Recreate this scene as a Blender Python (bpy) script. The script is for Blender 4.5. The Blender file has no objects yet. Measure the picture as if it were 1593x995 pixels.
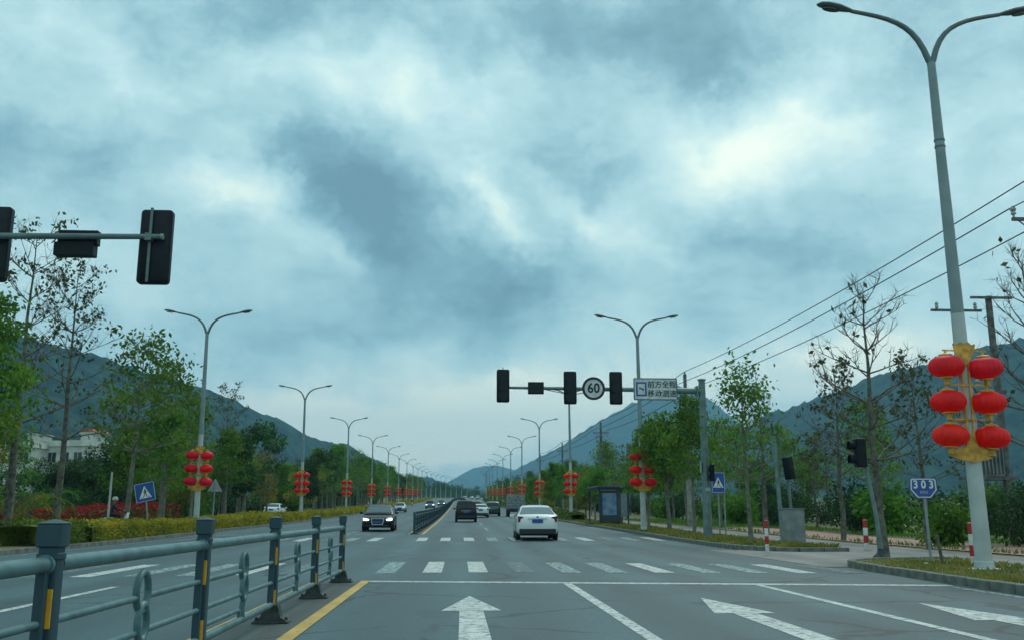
import bpy, math, random
from mathutils import Vector, Matrix

# ------------------------------------------------------------------ camera, sky, sun, exposure
SC = bpy.context.scene
COL = SC.collection
R = math.radians
rnd = random.Random(7)
FPX, CX, CY = 1450.0, 796.5, 497.5
PITCH = math.atan(300 / FPX)
YAW = math.atan((796.5 - 714) / math.hypot(FPX, 300))
cam_d = bpy.data.cameras.new('camera')
cam = bpy.data.objects.new('camera', cam_d)
COL.objects.link(cam)
cam.location = (0, 0, 1.2)
cam.rotation_euler = (math.pi / 2 + PITCH, 0, -YAW)
cam_d.sensor_width = 36
cam_d.lens = 36 * FPX / 1593
cam_d.clip_start = 0.05
cam_d.clip_end = 20000
SC.camera = cam
SC.view_settings.view_transform = 'Standard'
SC.view_settings.look = 'None'
SC.view_settings.exposure = 0.12
SC.view_settings.gamma = 1.0
SC.view_settings.use_curve_mapping = False
SC.render.engine = 'CYCLES'
SC.cycles.use_denoising = True
SC.cycles.max_bounces = 5
SC.cycles.diffuse_bounces = 3
SC.cycles.glossy_bounces = 3
SC.cycles.transmission_bounces = 4
SC.cycles.transparent_max_bounces = 8
SC.cycles.volume_bounces = 0
SC.cycles.sample_clamp_indirect = 4.0

SUN_EL, SUN_AZ = R(52), R(28)          # behind the cloud, ahead and to the right (azimuth from +Y towards +X)
sun_d = bpy.data.lights.new('sun', 'SUN')
sun_d.energy = 1.3
sun_d.angle = R(25)
sun_d.color = (1.0, 0.97, 0.88)
sun = bpy.data.objects.new('sun', sun_d)
COL.objects.link(sun)
sv = Vector((math.sin(SUN_AZ) * math.cos(SUN_EL), math.cos(SUN_AZ) * math.cos(SUN_EL), math.sin(SUN_EL)))
sun.rotation_euler = (-sv).to_track_quat('-Z', 'Y').to_euler()


def pix_dir(px, py):
    a = (px - CX) / FPX
    b = (CY - py) / FPX
    fy = math.cos(PITCH) - b * math.sin(PITCH)
    fz = math.sin(PITCH) + b * math.cos(PITCH)
    c, s = math.cos(YAW), math.sin(YAW)
    return Vector((a * c + fy * s, -a * s + fy * c, fz)).normalized()


world = bpy.data.worlds.new('World')
SC.world = world
world.use_nodes = True
world.cycles.sampling_method = 'MANUAL'
world.cycles.sample_map_resolution = 256
WT = world.node_tree
WT.nodes.clear()


def wn(t, **k):
    n = WT.nodes.new(t)
    for a, v in k.items():
        setattr(n, a, v)
    return n


def wl(a, b):
    WT.links.new(a, b)


def wmath(op, a, b=None, clamp=False):
    n = wn('ShaderNodeMath', operation=op)
    n.use_clamp = clamp
    for i, v in enumerate((a, b)):
        if v is None:
            continue
        if hasattr(v, 'links'):
            wl(v, n.inputs[i])
        else:
            n.inputs[i].default_value = v
    return n.outputs[0]


def wvec(op, a, b=None):
    n = wn('ShaderNodeVectorMath', operation=op)
    for i, v in enumerate((a, b)):
        if v is None:
            continue
        if hasattr(v, 'links'):
            wl(v, n.inputs[i])
        elif op == 'SCALE' and i == 1:
            n.inputs['Scale'].default_value = v
        else:
            n.inputs[i].default_value = v
    return n.outputs['Value' if op in ('LENGTH', 'DOT_PRODUCT') else 'Vector']


tc = wn('ShaderNodeTexCoord').outputs['Generated']
sep = wn('ShaderNodeSeparateXYZ')
wl(tc, sep.inputs[0])
# cloud deck: the direction met with a curved layer
den = wmath('ADD', wmath('MAXIMUM', sep.outputs['Z'], 0.0), 0.22)
cmb = wn('ShaderNodeCombineXYZ')
wl(wmath('DIVIDE', sep.outputs['X'], den), cmb.inputs['X'])
wl(wmath('DIVIDE', sep.outputs['Y'], den), cmb.inputs['Y'])
deck = cmb.outputs[0]


def wnoise(vec, scale, detail, rough, dist=0.0, lac=2.0):
    n = wn('ShaderNodeTexNoise')
    wl(vec, n.inputs['Vector'])
    n.inputs['Scale'].default_value = scale
    n.inputs['Detail'].default_value = detail
    n.inputs['Roughness'].default_value = rough
    n.inputs['Lacunarity'].default_value = lac
    n.inputs['Distortion'].default_value = dist
    return n


warp = wvec('SCALE', wvec('SUBTRACT', wnoise(tc, 3.0, 3, 0.5).outputs['Color'], (0.5, 0.5, 0.5)), 0.16)
warp2 = wvec('SCALE', wvec('SUBTRACT', wnoise(tc, 14.0, 5, 0.66).outputs['Color'], (0.5, 0.5, 0.5)), 0.075)
wdir = wvec('ADD', wvec('ADD', tc, warp), warp2)
big = wnoise(deck, 1.3, 7, 0.56, 0.0).outputs['Fac']
fine = wnoise(wvec('MULTIPLY', wdir, (1.0, 1.0, 1.35)), 7.0, 7, 0.58, 0.0).outputs['Fac']
crin = wnoise(wvec('MULTIPLY', tc, (1.0, 1.0, 2.6)), 34.0, 4, 0.62, 0.6).outputs['Fac']
val = wmath('ADD', wmath('MULTIPLY', wmath('SUBTRACT', big, 0.5), 0.75),
            wmath('MULTIPLY', wmath('SUBTRACT', fine, 0.5), 0.95))
val = wmath('ADD', val, wmath('MULTIPLY', wmath('SUBTRACT', crin, 0.5), 0.16))
val = wmath('ADD', val, 0.48)
# the masses and openings of this cloud deck: (pixel of centre, half sizes in px, tilt, amplitude)
BLOBS = [
    (545, 290, 115, 75, -0.6, -0.20), (650, 355, 190, 85, -0.35, -0.23), (810, 420, 190, 65, -0.25, -0.22), (600, 440, 150, 60, -0.2, -0.08),
    (740, 40, 260, 120, 0.0, -0.26), (1130, 50, 170, 110, 0.1, -0.40), (120, 225, 230, 110, 0.0, -0.26), (960, 260, 70, 45, 0.0, -0.16), (820, 250, 120, 50, -0.3, -0.12),
    (300, 10, 300, 70, 0.0, -0.14), (1260, 420, 230, 90, 0.0, -0.12), (520, 520, 420, 60, 0.0, -0.10), (1480, 330, 160, 100, 0.0, -0.08), (1430, 60, 130, 60, 0, -0.08),
    (420, 300, 80, 50, -0.5, 0.44), (340, 290, 70, 40, -0.1, 0.26), (500, 390, 40, 20, -0.6, 0.2), (1210, 160, 130, 85, 0.7, 0.34), (1090, 190, 150, 80, 0.2, 0.26), (1150, 260, 160, 60, 0.2, 0.20), (920, 335, 90, 32, -0.75, 0.36),
    (640, 130, 220, 60, 0.0, 0.20), (770, 310, 90, 26, -0.6, 0.36), (690, 645, 400, 85, 0.0, 0.80), (1010, 130, 90, 60, 0.3, 0.10),
    (1350, 575, 160, 50, 0.0, 0.40), (1480, 180, 200, 100, 0.0, 0.12), (60, 90, 180, 60, 0.2, 0.16), (330, 130, 130, 50, 0.0, 0.10), (250, 420, 140, 60, 0, 0.10),
]
for (px, py, ax, ay, tilt, amp) in BLOBS:
    d = pix_dir(px, py)
    # local frame on the dome: right and up, turned by tilt
    rt = Vector((d.y, -d.x, 0)).normalized()
    up = rt.cross(d)
    ca, sa = math.cos(tilt), math.sin(tilt)
    u = rt * ca + up * sa
    v = up * ca - rt * sa
    df = wvec('SUBTRACT', wdir, tuple(d))
    du = wmath('DIVIDE', wvec('DOT_PRODUCT', df, tuple(u)), ax / FPX)
    dv = wmath('DIVIDE', wvec('DOT_PRODUCT', df, tuple(v)), ay / FPX)
    front = wmath('DIVIDE', wvec('DOT_PRODUCT', df, tuple(d)), 0.5)
    r2 = wmath('ADD', wmath('ADD', wmath('MULTIPLY', du, du), wmath('MULTIPLY', dv, dv)), wmath('MULTIPLY', front, front))
    g = wmath('POWER', 2.718, wmath('MULTIPLY', r2, -1.0))
    val = wmath('ADD', val, wmath('MULTIPLY', g, amp))
ramp = wn('ShaderNodeValToRGB')
wl(val, ramp.inputs[0])
cr = ramp.color_ramp
cr.interpolation = 'LINEAR'
stops = [(0.0, (0.130, 0.270, 0.330)), (0.20, (0.225, 0.440, 0.510)), (0.40, (0.420, 0.680, 0.725)),
         (0.57, (0.580, 0.840, 0.855)), (0.76, (0.820, 1.020, 0.940)), (0.95, (1.12, 1.21, 1.02))]
while len(cr.elements) < len(stops):
    cr.elements.new(0.5)
for e, (p, c) in zip(cr.elements, stops):
    e.position = p
    e.color = c + (1,)
sky = wn('ShaderNodeTexSky')
sky.sky_type = 'NISHITA'
sky.sun_disc = False
sky.sun_elevation = SUN_EL
sky.sun_rotation = SUN_AZ
sky.air_density = 1.5
sky.dust_density = 3.0
bg_sky = wn('ShaderNodeBackground')
bg_sky.inputs['Strength'].default_value = 0.08
wl(sky.outputs[0], bg_sky.inputs['Color'])
bg_cl = wn('ShaderNodeBackground')
bg_cl.inputs['Strength'].default_value = 1.0
wl(ramp.outputs[0], bg_cl.inputs['Color'])
mixs = wn('ShaderNodeMixShader')
mixs.inputs[0].default_value = 0.93
wl(bg_sky.outputs[0], mixs.inputs[1])
wl(bg_cl.outputs[0], mixs.inputs[2])
wout = wn('ShaderNodeOutputWorld')
wl(mixs.outputs[0], wout.inputs['Surface'])

# ------------------------------------------------------------------ materials
MATS = {}


def mat(name, col, rough=0.6, metal=0.0, var=0.12, scale=6.0, bump=0.0, bscale=40.0, spec=0.5, emit=None, emit_s=0.0,
        coat=0.0, trans=0.0, objrand=0.0, col2=None, detail=5, mixpos=(0.35, 0.65)):
    m = bpy.data.materials.new(name)
    m.use_nodes = True
    nt = m.node_tree
    b = nt.nodes['Principled BSDF']
    b.inputs['Roughness'].default_value = rough
    b.inputs['Metallic'].default_value = metal
    b.inputs['Specular IOR Level'].default_value = spec
    b.inputs['Coat Weight'].default_value = coat
    t = nt.nodes.new('ShaderNodeTexCoord')
    n = nt.nodes.new('ShaderNodeTexNoise')
    n.inputs['Scale'].default_value = scale
    n.inputs['Detail'].default_value = detail
    nt.links.new(t.outputs['Object'], n.inputs['Vector'])
    r = nt.nodes.new('ShaderNodeValToRGB')
    c2 = col2 or tuple(max(0, c * (1 - var * 2)) for c in col)
    c1 = col if col2 else tuple(min(1, c * (1 + var)) for c in col)
    r.color_ramp.elements[0].position, r.color_ramp.elements[1].position = mixpos
    r.color_ramp.elements[0].color = c2 + (1,)
    r.color_ramp.elements[1].color = c1 + (1,)
    nt.links.new(n.outputs['Fac'], r.inputs[0])
    out = r.outputs[0]
    if objrand:
        oi = nt.nodes.new('ShaderNodeObjectInfo')
        h = nt.nodes.new('ShaderNodeHueSaturation')
        mr = nt.nodes.new('ShaderNodeMapRange')
        mr.inputs['To Min'].default_value = 1 - objrand
        mr.inputs['To Max'].default_value = 1 + objrand
        nt.links.new(oi.outputs['Random'], mr.inputs['Value'])
        nt.links.new(mr.outputs[0], h.inputs['Value'])
        mr2 = nt.nodes.new('ShaderNodeMapRange')
        mr2.inputs['To Min'].default_value = 0.5 - objrand * 0.08
        mr2.inputs['To Max'].default_value = 0.5 + objrand * 0.05
        nt.links.new(oi.outputs['Random'], mr2.inputs['Value'])
        nt.links.new(mr2.outputs[0], h.inputs['Hue'])
        nt.links.new(out, h.inputs['Color'])
        out = h.outputs[0]
    nt.links.new(out, b.inputs['Base Color'])
    if bump:
        n2 = nt.nodes.new('ShaderNodeTexNoise')
        n2.inputs['Scale'].default_value = bscale
        n2.inputs['Detail'].default_value = 4
        nt.links.new(t.outputs['Object'], n2.inputs['Vector'])
        bp = nt.nodes.new('ShaderNodeBump')
        bp.inputs['Strength'].default_value = bump
        bp.inputs['Distance'].default_value = 0.02
        nt.links.new(n2.outputs['Fac'], bp.inputs['Height'])
        nt.links.new(bp.outputs[0], b.inputs['Normal'])
    if emit:
        b.inputs['Emission Color'].default_value = emit + (1,)
        b.inputs['Emission Strength'].default_value = emit_s
    if trans:
        tr = nt.nodes.new('ShaderNodeBsdfTranslucent')
        nt.links.new(out, tr.inputs['Color'])
        mx = nt.nodes.new('ShaderNodeMixShader')
        mx.inputs[0].default_value = trans
        nt.links.new(b.outputs[0], mx.inputs[1])
        nt.links.new(tr.outputs[0], mx.inputs[2])
        nt.links.new(mx.outputs[0], nt.nodes['Material Output'].inputs['Surface'])
    MATS[name] = m
    return m


def asphalt_mat(name, base, wear_amount=None, paint=None):
    """asphalt, or worn paint lying on it (paint colour broken up by wear)"""
    m = bpy.data.materials.new(name)
    m.use_nodes = True
    nt = m.node_tree
    b = nt.nodes['Principled BSDF']
    b.inputs['Roughness'].default_value = 0.62
    b.inputs['Specular IOR Level'].default_value = 0.45
    t = nt.nodes.new('ShaderNodeTexCoord')

    def noise(scale, det, stretch=None, rough=0.6):
        n = nt.nodes.new('ShaderNodeTexNoise')
        n.inputs['Scale'].default_value = scale
        n.inputs['Detail'].default_value = det
        n.inputs['Roughness'].default_value = rough
        if stretch:
            mp = nt.nodes.new('ShaderNodeMapping')
            mp.inputs['Scale'].default_value = stretch
            nt.links.new(t.outputs['Object'], mp.inputs[0])
            nt.links.new(mp.outputs[0], n.inputs['Vector'])
        else:
            nt.links.new(t.outputs['Object'], n.inputs['Vector'])
        return n.outputs['Fac']

    def ramp(fac, p0, p1, c0, c1):
        r = nt.nodes.new('ShaderNodeValToRGB')
        r.color_ramp.elements[0].position, r.color_ramp.elements[1].position = p0, p1
        r.color_ramp.elements[0].color = c0 + (1,)
        r.color_ramp.elements[1].color = c1 + (1,)
        nt.links.new(fac, r.inputs[0])
        return r.outputs[0]

    def mul(a, b_, f=1.0):
        x = nt.nodes.new('ShaderNodeMix')
        x.data_type = 'RGBA'
        x.blend_type = 'MULTIPLY'
        x.inputs[0].default_value = f
        nt.links.new(a, x.inputs[6])
        nt.links.new(b_, x.inputs[7])
        return x.outputs[2]
    g = lambda v: (v, v, v)
    c = ramp(noise(0.35, 4, (1.0, 0.35, 1)), 0.3, 0.7, tuple(x * 0.86 for x in base), tuple(x * 1.08 for x in base))
    c = mul(c, ramp(noise(1.1, 3, (1.0, 0.04, 1)), 0.35, 0.65, g(0.86), g(1.0)))          # wheel-polished strips along the lanes
    c = mul(c, ramp(noise(55, 3), 0.30, 0.70, g(0.62), g(1.0)))
    c = mul(c, ramp(noise(16, 5), 0.36, 0.62, g(0.74), g(1.0)))
    c = mul(c, ramp(noise(7, 6), 0.60, 0.68, g(1.0), g(0.88)))                            # oil and damp patches
    # wheel tracks, cracks and sealed seams
    sx = nt.nodes.new('ShaderNodeSeparateXYZ')
    nt.links.new(t.outputs['Object'], sx.inputs[0])
    wv = nt.nodes.new('ShaderNodeMath')
    wv.operation = 'MULTIPLY'
    wv.inputs[1].default_value = 2 * math.pi / 1.72
    nt.links.new(sx.outputs['X'], wv.inputs[0])
    wv2 = nt.nodes.new('ShaderNodeMath')
    wv2.operation = 'COSINE'
    nt.links.new(wv.outputs[0], wv2.inputs[0])
    wv3 = nt.nodes.new('ShaderNodeMath')
    wv3.operation = 'MULTIPLY_ADD'
    wv3.inputs[1].default_value = 0.22
    nt.links.new(wv2.outputs[0], wv3.inputs[0])
    nt.links.new(noise(0.7, 5, (1, 0.12, 1)), wv3.inputs[2])
    c = mul(c, ramp(wv3.outputs[0], 0.30, 0.74, g(0.72), g(1.06)))
    vo = nt.nodes.new('ShaderNodeTexVoronoi')
    vo.feature = 'DISTANCE_TO_EDGE'
    vo.inputs['Scale'].default_value = 0.42
    mpv = nt.nodes.new('ShaderNodeMix')
    mpv.data_type = 'VECTOR'
    mpv.inputs[0].default_value = 0.35
    nz = nt.nodes.new('ShaderNodeTexNoise')
    nz.inputs['Scale'].default_value = 1.6
    nz.inputs['Detail'].default_value = 6
    nt.links.new(t.outputs['Object'], nz.inputs['Vector'])
    nt.links.new(t.outputs['Object'], mpv.inputs[4])
    nt.links.new(nz.outputs['Color'], mpv.inputs[5])
    nt.links.new(mpv.outputs[1], vo.inputs['Vector'])
    crk = ramp(vo.outputs['Distance'], 0.006, 0.018, g(0.30), g(1.0))
    msk = ramp(noise(0.25, 3), 0.44, 0.52, g(0.0), g(1.0))
    xm = nt.nodes.new('ShaderNodeMix')
    xm.data_type = 'RGBA'
    nt.links.new(msk, xm.inputs[0])
    xm.inputs[6].default_value = (1, 1, 1, 1)
    nt.links.new(crk, xm.inputs[7])
    c = mul(c, xm.outputs[2])
    c = mul(c, ramp(noise(0.5, 2, (0.8, 0.3, 1)), 0.56, 0.575, g(1.0), g(0.82)))          # darker patched areas
    if paint:
        w0, w1 = wear_amount
        f = ramp(noise(9, 8, rough=0.72), w0, w1, g(0), g(1))
        pc = ramp(noise(2.2, 7), 0.3, 0.66, tuple(x * 0.66 for x in paint), paint)
        x = nt.nodes.new('ShaderNodeMix')
        x.data_type = 'RGBA'
        nt.links.new(f, x.inputs[0])
        nt.links.new(c, x.inputs[6])
        nt.links.new(pc, x.inputs[7])
        c = x.outputs[2]
    nt.links.new(c, b.inputs['Base Color'])
    bp = nt.nodes.new('ShaderNodeBump')
    bp.inputs['Strength'].default_value = 0.35
    bp.inputs['Distance'].default_value = 0.01
    nt.links.new(noise(90, 3), bp.inputs['Height'])
    nt.links.new(bp.outputs[0], b.inputs['Normal'])
    MATS[name] = m
    return m


ASPH = (0.056, 0.138, 0.160)
asphalt_mat('asphalt', ASPH)
asphalt_mat('asphalt_median', (0.075, 0.102, 0.096))
asphalt_mat('paint_white', ASPH, (0.37, 0.52), (0.60, 0.63, 0.60))
asphalt_mat('paint_worn', ASPH, (0.45, 0.62), (0.54, 0.67, 0.64))
asphalt_mat('paint_faint', ASPH, (0.50, 0.72), (0.58, 0.59, 0.56))
asphalt_mat('paint_yellow', ASPH, (0.28, 0.46), (0.62, 0.40, 0.09))
asphalt_mat('concrete_path', (0.26, 0.26, 0.245))
mat('ground_soil', (0.085, 0.085, 0.045), 0.95, var=0.3, scale=0.8, col2=(0.045, 0.06, 0.022), bump=0.6, bscale=6)
mat('verge_soil', (0.15, 0.12, 0.060), 0.95, scale=2.2, col2=(0.085, 0.10, 0.030), bump=0.7, bscale=18)
mat('kerb_concrete', (0.17, 0.18, 0.155), 0.85, var=0.22, scale=3.0, bump=0.4, bscale=60)
mat('pink_paving', (0.36, 0.20, 0.165), 0.85, var=0.15, scale=4)
mat('rail_paint', (0.075, 0.170, 0.185), 0.46, scale=7, col2=(0.050, 0.108, 0.118), detail=9, mixpos=(0.36, 0.58))
mat('rail_dark', (0.018, 0.056, 0.080), 0.48, scale=9, col2=(0.028, 0.062, 0.072), detail=9, spec=0.35)
mat('cast_base', (0.035, 0.045, 0.045), 0.7, var=0.3, scale=12)
mat('reflector_orange', (0.92, 0.42, 0.03), 0.35, var=0.06, scale=30)
mat('galvanised', (0.27, 0.32, 0.32), 0.45, 0.35, var=0.14, scale=4)
mat('gantry_green', (0.14, 0.21, 0.20), 0.5, 0.1, var=0.15, scale=3)
mat('arm_green', (0.12, 0.17, 0.175), 0.5, 0.2, var=0.1, scale=3)
mat('lamp_white', (0.44, 0.48, 0.47), 0.45, var=0.07, scale=2.0)
mat('lamp_backlit', (0.20, 0.26, 0.27), 0.45, var=0.08, scale=2.0)  # upper pole coloured darker to carry its backlit look against the sky
mat('lamp_grey', (0.10, 0.145, 0.155), 0.45, var=0.1, scale=2.0)
mat('lamp_glass', (0.05, 0.07, 0.075), 0.15, var=0.1)
mat('lantern_red', (0.92, 0.018, 0.030), 0.5, var=0.08, scale=5, trans=0.5, objrand=0.1)
mat('lantern_red_glossy', (0.62, 0.012, 0.035), 0.45, var=0.12, scale=5, trans=0.25)
mat('lantern_gold', (0.62, 0.33, 0.04), 0.45, var=0.2, scale=8)
mat('signal_black', (0.006, 0.012, 0.017), 0.5, var=0.15, scale=6, spec=0.2)
mat('signal_lens', (0.009, 0.014, 0.018), 0.35, var=0.1, spec=0.2)
mat('sign_white', (0.74, 0.75, 0.74), 0.5, var=0.06, scale=3)
mat('sign_grey', (0.56, 0.60, 0.62), 0.5, var=0.1, scale=4)
mat('sign_blue', (0.020, 0.085, 0.33), 0.42, var=0.12, scale=4)
mat('sign_ring', (0.030, 0.006, 0.010), 0.5, var=0.1)
mat('sign_black', (0.012, 0.013, 0.016), 0.5, var=0.1)
mat('sign_back', (0.36, 0.42, 0.43), 0.45, 0.3, var=0.12, scale=4)
mat('concrete_pole', (0.30, 0.31, 0.28), 0.85, var=0.2, scale=3, bump=0.3)
mat('old_pole', (0.13, 0.13, 0.125), 0.85, var=0.25, scale=4)
mat('wire', (0.02, 0.024, 0.028), 0.6)
mat('porcelain', (0.33, 0.34, 0.33), 0.3)
mat('cabinet_grey', (0.22, 0.245, 0.24), 0.6, var=0.15, scale=3)
mat('bollard_red', (0.42, 0.022, 0.018), 0.5, var=0.15, scale=8)
mat('bollard_white', (0.66, 0.66, 0.62), 0.5, var=0.12, scale=8)
mat('shelter_steel', (0.030, 0.055, 0.075), 0.4, 0.2, var=0.1)
mat('shelter_poster', (0.07, 0.16, 0.33), 0.3, var=0.35, scale=2.2, col2=(0.22, 0.32, 0.42))
mat('shelter_glass', (0.16, 0.22, 0.24), 0.12, var=0.1, spec=0.7)
mat('trunk_bark', (0.16, 0.145, 0.115), 0.9, var=0.25, scale=5, bump=0.5, bscale=14, col2=(0.055, 0.055, 0.045))
mat('trunk_pale', (0.20, 0.195, 0.155), 0.9, var=0.25, scale=3, bump=0.4, bscale=10, col2=(0.10, 0.105, 0.08))
mat('trunk_limed', (0.34, 0.33, 0.29), 0.9, var=0.2, scale=3)
mat('leaf_green', (0.155, 0.295, 0.032), 0.55, scale=0.9, col2=(0.036, 0.115, 0.016), trans=0.36, objrand=0.22, spec=0.15)
mat('leaf_dark', (0.055, 0.145, 0.030), 0.55, scale=0.9, col2=(0.024, 0.050, 0.020), trans=0.22, objrand=0.2, spec=0.15)
mat('leaf_yellow', (0.34, 0.31, 0.035), 0.55, scale=0.8, col2=(0.09, 0.135, 0.022), trans=0.32, objrand=0.2, spec=0.15)
mat('leaf_sparse', (0.100, 0.125, 0.040), 0.6, scale=2.0, col2=(0.035, 0.045, 0.025), trans=0.2, objrand=0.2, spec=0.15)
mat('leaf_deep', (0.036, 0.098, 0.028), 0.6, scale=0.5, col2=(0.018, 0.042, 0.018), trans=0.2, objrand=0.25, spec=0.15)
mat('hedge_yellow', (0.46, 0.36, 0.030), 0.6, scale=0.5, col2=(0.17, 0.19, 0.020), trans=0.25, spec=0.15)
mat('hedge_green', (0.15, 0.20, 0.030), 0.6, scale=0.8, col2=(0.055, 0.095, 0.018), trans=0.2, spec=0.15)
mat('hedge_red', (0.56, 0.028, 0.036), 0.6, scale=0.6, col2=(0.14, 0.045, 0.022), trans=0.2, spec=0.15)
mat('verge_grass', (0.32, 0.27, 0.060), 0.8, scale=0.8, col2=(0.10, 0.135, 0.030), trans=0.25, detail=3, spec=0.15)
mat('hill_forest', (0.026, 0.058, 0.036), 1.0, scale=0.04, col2=(0.004, 0.014, 0.014), detail=14, mixpos=(0.40, 0.60), spec=0.0)
mat('house_white', (0.50, 0.52, 0.47), 0.8, var=0.12, scale=0.8)
mat('house_roof', (0.36, 0.12, 0.08), 0.8, var=0.2, scale=1)
mat('window_dark', (0.02, 0.028, 0.034), 0.15)
mat('stone_grey', (0.30, 0.29, 0.26), 0.9, var=0.25, scale=4, bump=0.5)
mat('litter_white', (0.7, 0.7, 0.68), 0.7)
mat('car_white', (0.70, 0.73, 0.73), 0.28, var=0.03, scale=1, coat=0.6)
mat('car_black', (0.006, 0.009, 0.014), 0.30, var=0.1, scale=1, spec=0.25, coat=0.15)
mat('car_silver', (0.40, 0.44, 0.45), 0.3, 0.4, var=0.05, coat=0.5)
mat('car_dark', (0.014, 0.022, 0.028), 0.3, var=0.1, spec=0.3, coat=0.2)
mat('car_green', (0.030, 0.060, 0.042), 0.35, var=0.1, coat=0.4)
mat('car_blue', (0.05, 0.09, 0.16), 0.3, var=0.1, coat=0.4)
mat('glass_dark', (0.010, 0.018, 0.022), 0.08, var=0.05, spec=0.4)
mat('glass_rear', (0.055, 0.10, 0.115), 0.08, var=0.05, spec=0.9)
mat('tyre', (0.014, 0.015, 0.016), 0.8)
mat('rim', (0.34, 0.36, 0.37), 0.3, 0.7)
mat('trim_black', (0.012, 0.014, 0.016), 0.5)
mat('chrome', (0.55, 0.58, 0.6), 0.15, 1.0, var=0.02)
mat('tail_red', (0.13, 0.010, 0.014), 0.2, var=0.1)
mat('head_lit', (0.8, 0.85, 0.85), 0.2, emit=(0.9, 1.0, 1.0), emit_s=2.5)
mat('head_off', (0.45, 0.5, 0.5), 0.15)
mat('plate_blue', (0.015, 0.07, 0.30), 0.4)
mat('underbody', (0.012, 0.013, 0.014), 0.9)
mat('cloth_navy', (0.018, 0.028, 0.060), 0.85, var=0.2, scale=9)
mat('cloth_dark', (0.016, 0.018, 0.022), 0.9, var=0.2, scale=9)
mat('skin', (0.34, 0.19, 0.13), 0.55)
mat('helmet_pale', (0.55, 0.53, 0.48), 0.3)
mat('scooter_white', (0.62, 0.64, 0.63), 0.35)
mat('crate', (0.30, 0.33, 0.33), 0.7, var=0.25, scale=5)

# ------------------------------------------------------------------ mesh helpers


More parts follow.
